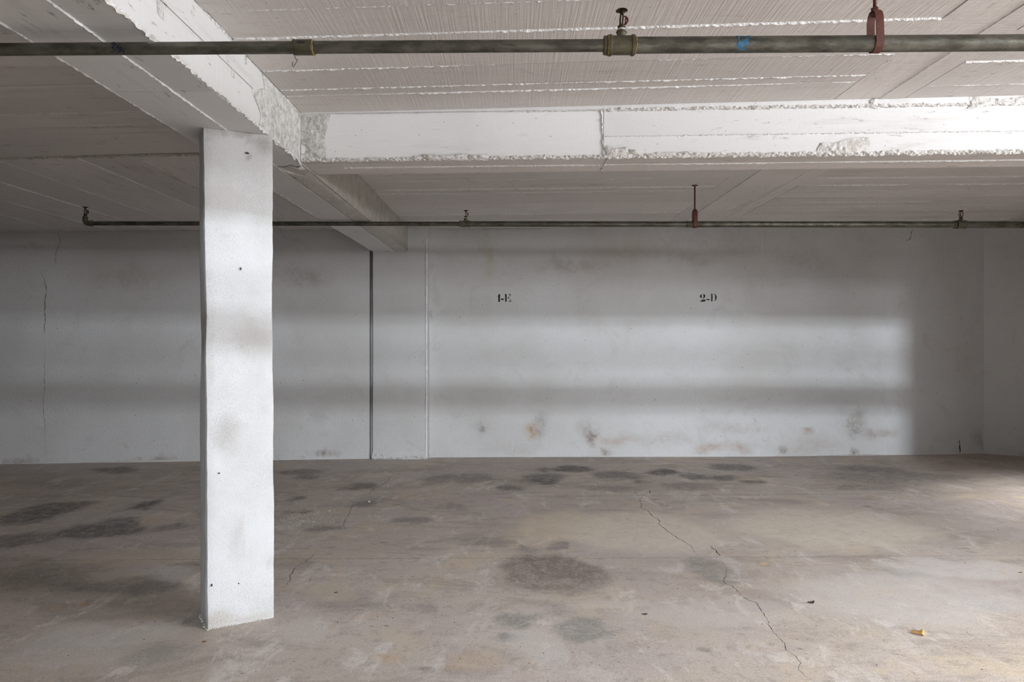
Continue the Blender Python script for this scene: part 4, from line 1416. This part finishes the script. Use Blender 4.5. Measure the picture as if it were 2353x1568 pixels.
for i in range(4):
    for k in range(n):
        fs.append((i * n + k, i * n + (k + 1) % n, (i + 1) * n + (k + 1) % n, (i + 1) * n + k))
fs += [tuple(range(n)), tuple(4 * n + k for k in range(n))]
link_mesh('flared_end', vs, fs, MT['yellow'], tan)
for ch in tan.children:
    zz = min(v.co.z for v in ch.data.vertices)
    if zz < 0.0005:
        for v in ch.data.vertices: v.co.z += 0.0005 - zz if ch.name.startswith('flared') else 0
# pale pebble by itself and grit beside the column
def pebble_mesh(m, c, r, rr):
    m.lathe([(r * .25, -r * .6), (r * rr.uniform(.8, 1), -r * .2), (r * rr.uniform(.7, 1), r * .25), (r * .3, r * .6)], Vector(c) + Vector((0, 0, r * .55)), (rr.uniform(-.4, .4), rr.uniform(-.4, .4), 1), 6)


rr = random.Random(12)
for px, py, rad, lab in ((848, 1155, 0.013, 'largest pale pebble, lying on the dark floor patch behind the column'),
                         (757, 1176, 0.009, 'flat pale pebble among the grit to the right of the column'),
                         (720, 1201, 0.006, 'small white pebble at the front of the grit by the column')):
    m = MB()
    pebble_mesh(m, (0, 0, 0), rad, rr)
    o = m.build('pebble', MT['grit'])
    p = FL(px, py)
    o.location = (p.x, p.y, 0)
    tag(o, lab, 'pebble', 'loose pebbles')
m = MB()
for i in range(420):
    px = rr.gauss(690, 42)
    py = rr.gauss(1192, 11)
    if px < 634 or not 1160 < py < 1225: continue
    p = FL(px, py)
    pebble_mesh(m, (p.x, p.y, 0), rr.uniform(0.0012, 0.0036), rr)
for i in range(160):
    p = FL(rr.uniform(650, 2300), rr.uniform(1120, 1540))
    pebble_mesh(m, (p.x, p.y, 0), rr.uniform(0.001, 0.0024), rr)
tag(m.build('grit', MT['grit']), 'fine pale grit scattered on the floor beside the column', 'grit', kind='stuff')
m = MB()
for i in range(110):
    p = FL(rr.uniform(20, 2330), rr.uniform(1110, 1540))
    if -1.5 < p.x < -1.1 and 3.0 < p.y < 3.4: continue
    pebble_mesh(m, (p.x, p.y, 0), rr.uniform(0.0010, 0.0030), rr)
tag(m.build('dirt_crumbs', MT['leaf']), 'dark crumbs of dirt scattered over the floor', 'dirt', kind='stuff')

# ------------------------------------------------------------------ behind the viewer: light blockers and a lamp added for the wall bands
m = MB()
m.box((-6.2, -0.60, 2.15), (5.05, -0.50, 2.75))            # added bar, keeps the lamp's light off the upper walls
tag(m.build('shade_bar', MT['steel']), 'added bar behind the viewer shading the upper walls', 'light blocker', kind='structure')
m = MB()
m.box((-6.2, -0.58, 1.864), (5.05, -0.52, 1.944))  # added rail, throws the dark band across walls and column
tag(m.build('shade_rail', MT['steel']), 'added rail behind the viewer casting the dark band', 'rail', kind='structure')
m = MB()
m.box((2.29, -0.60, 0.0), (4.6, -0.50, 2.15))  # added blocker, ends the lamp's light towards the right
tag(m.build('shade_partition', MT['wall']), 'added partition behind the viewer shading the right end', 'wall', kind='structure')
m = MB()
m.box((4.35, 3.10, 0.0), (4.70, 3.45, CROSS_LOW + .01))
tag(m.build('side_column', MT['column']), 'second column out of view on the right', 'column', kind='structure')

m = MB()
for a_, b_ in (((4.50, 4.80, 2.515), (4.55, 5.90, 2.56)), ((5.05, 4.80, 2.515), (5.10, 5.90, 2.56)), ((4.55, 4.80, 2.515), (5.05, 4.85, 2.56)), ((4.55, 5.85, 2.515), (5.05, 5.90, 2.56))):
    m.box(a_, b_)
tag(m.build('patch_light_frame', MT['steel']), 'frame round the added light over the far bay', 'light frame', kind='structure')  # surrounds the added light; the ceiling is closed above it
LX = 1.41
lamp = thing('added_lamp', (LX, -4.0, 2.30), 'added twin lamp behind the viewer', 'lamp')  # unseen source added to light the walls in bands
MB().box((LX - .18, -3.995, 2.17), (LX + .18, -3.93, 2.46)).build('housing', MT['steel'], lamp)
for z, w in ((2.23, 235), (2.40, 780)):
    MB().tube([(LX - .13, -3.90, z), (LX + .13, -3.90, z)], 0.013, 12).build('tube', MT['tube'], lamp, True)
    area_light('added_lamp_light', (LX, -3.87, z), (LX + 9.0, 4, z - 0.5), 0.15, 0.07, w, (0.83, 0.91, 1.0))
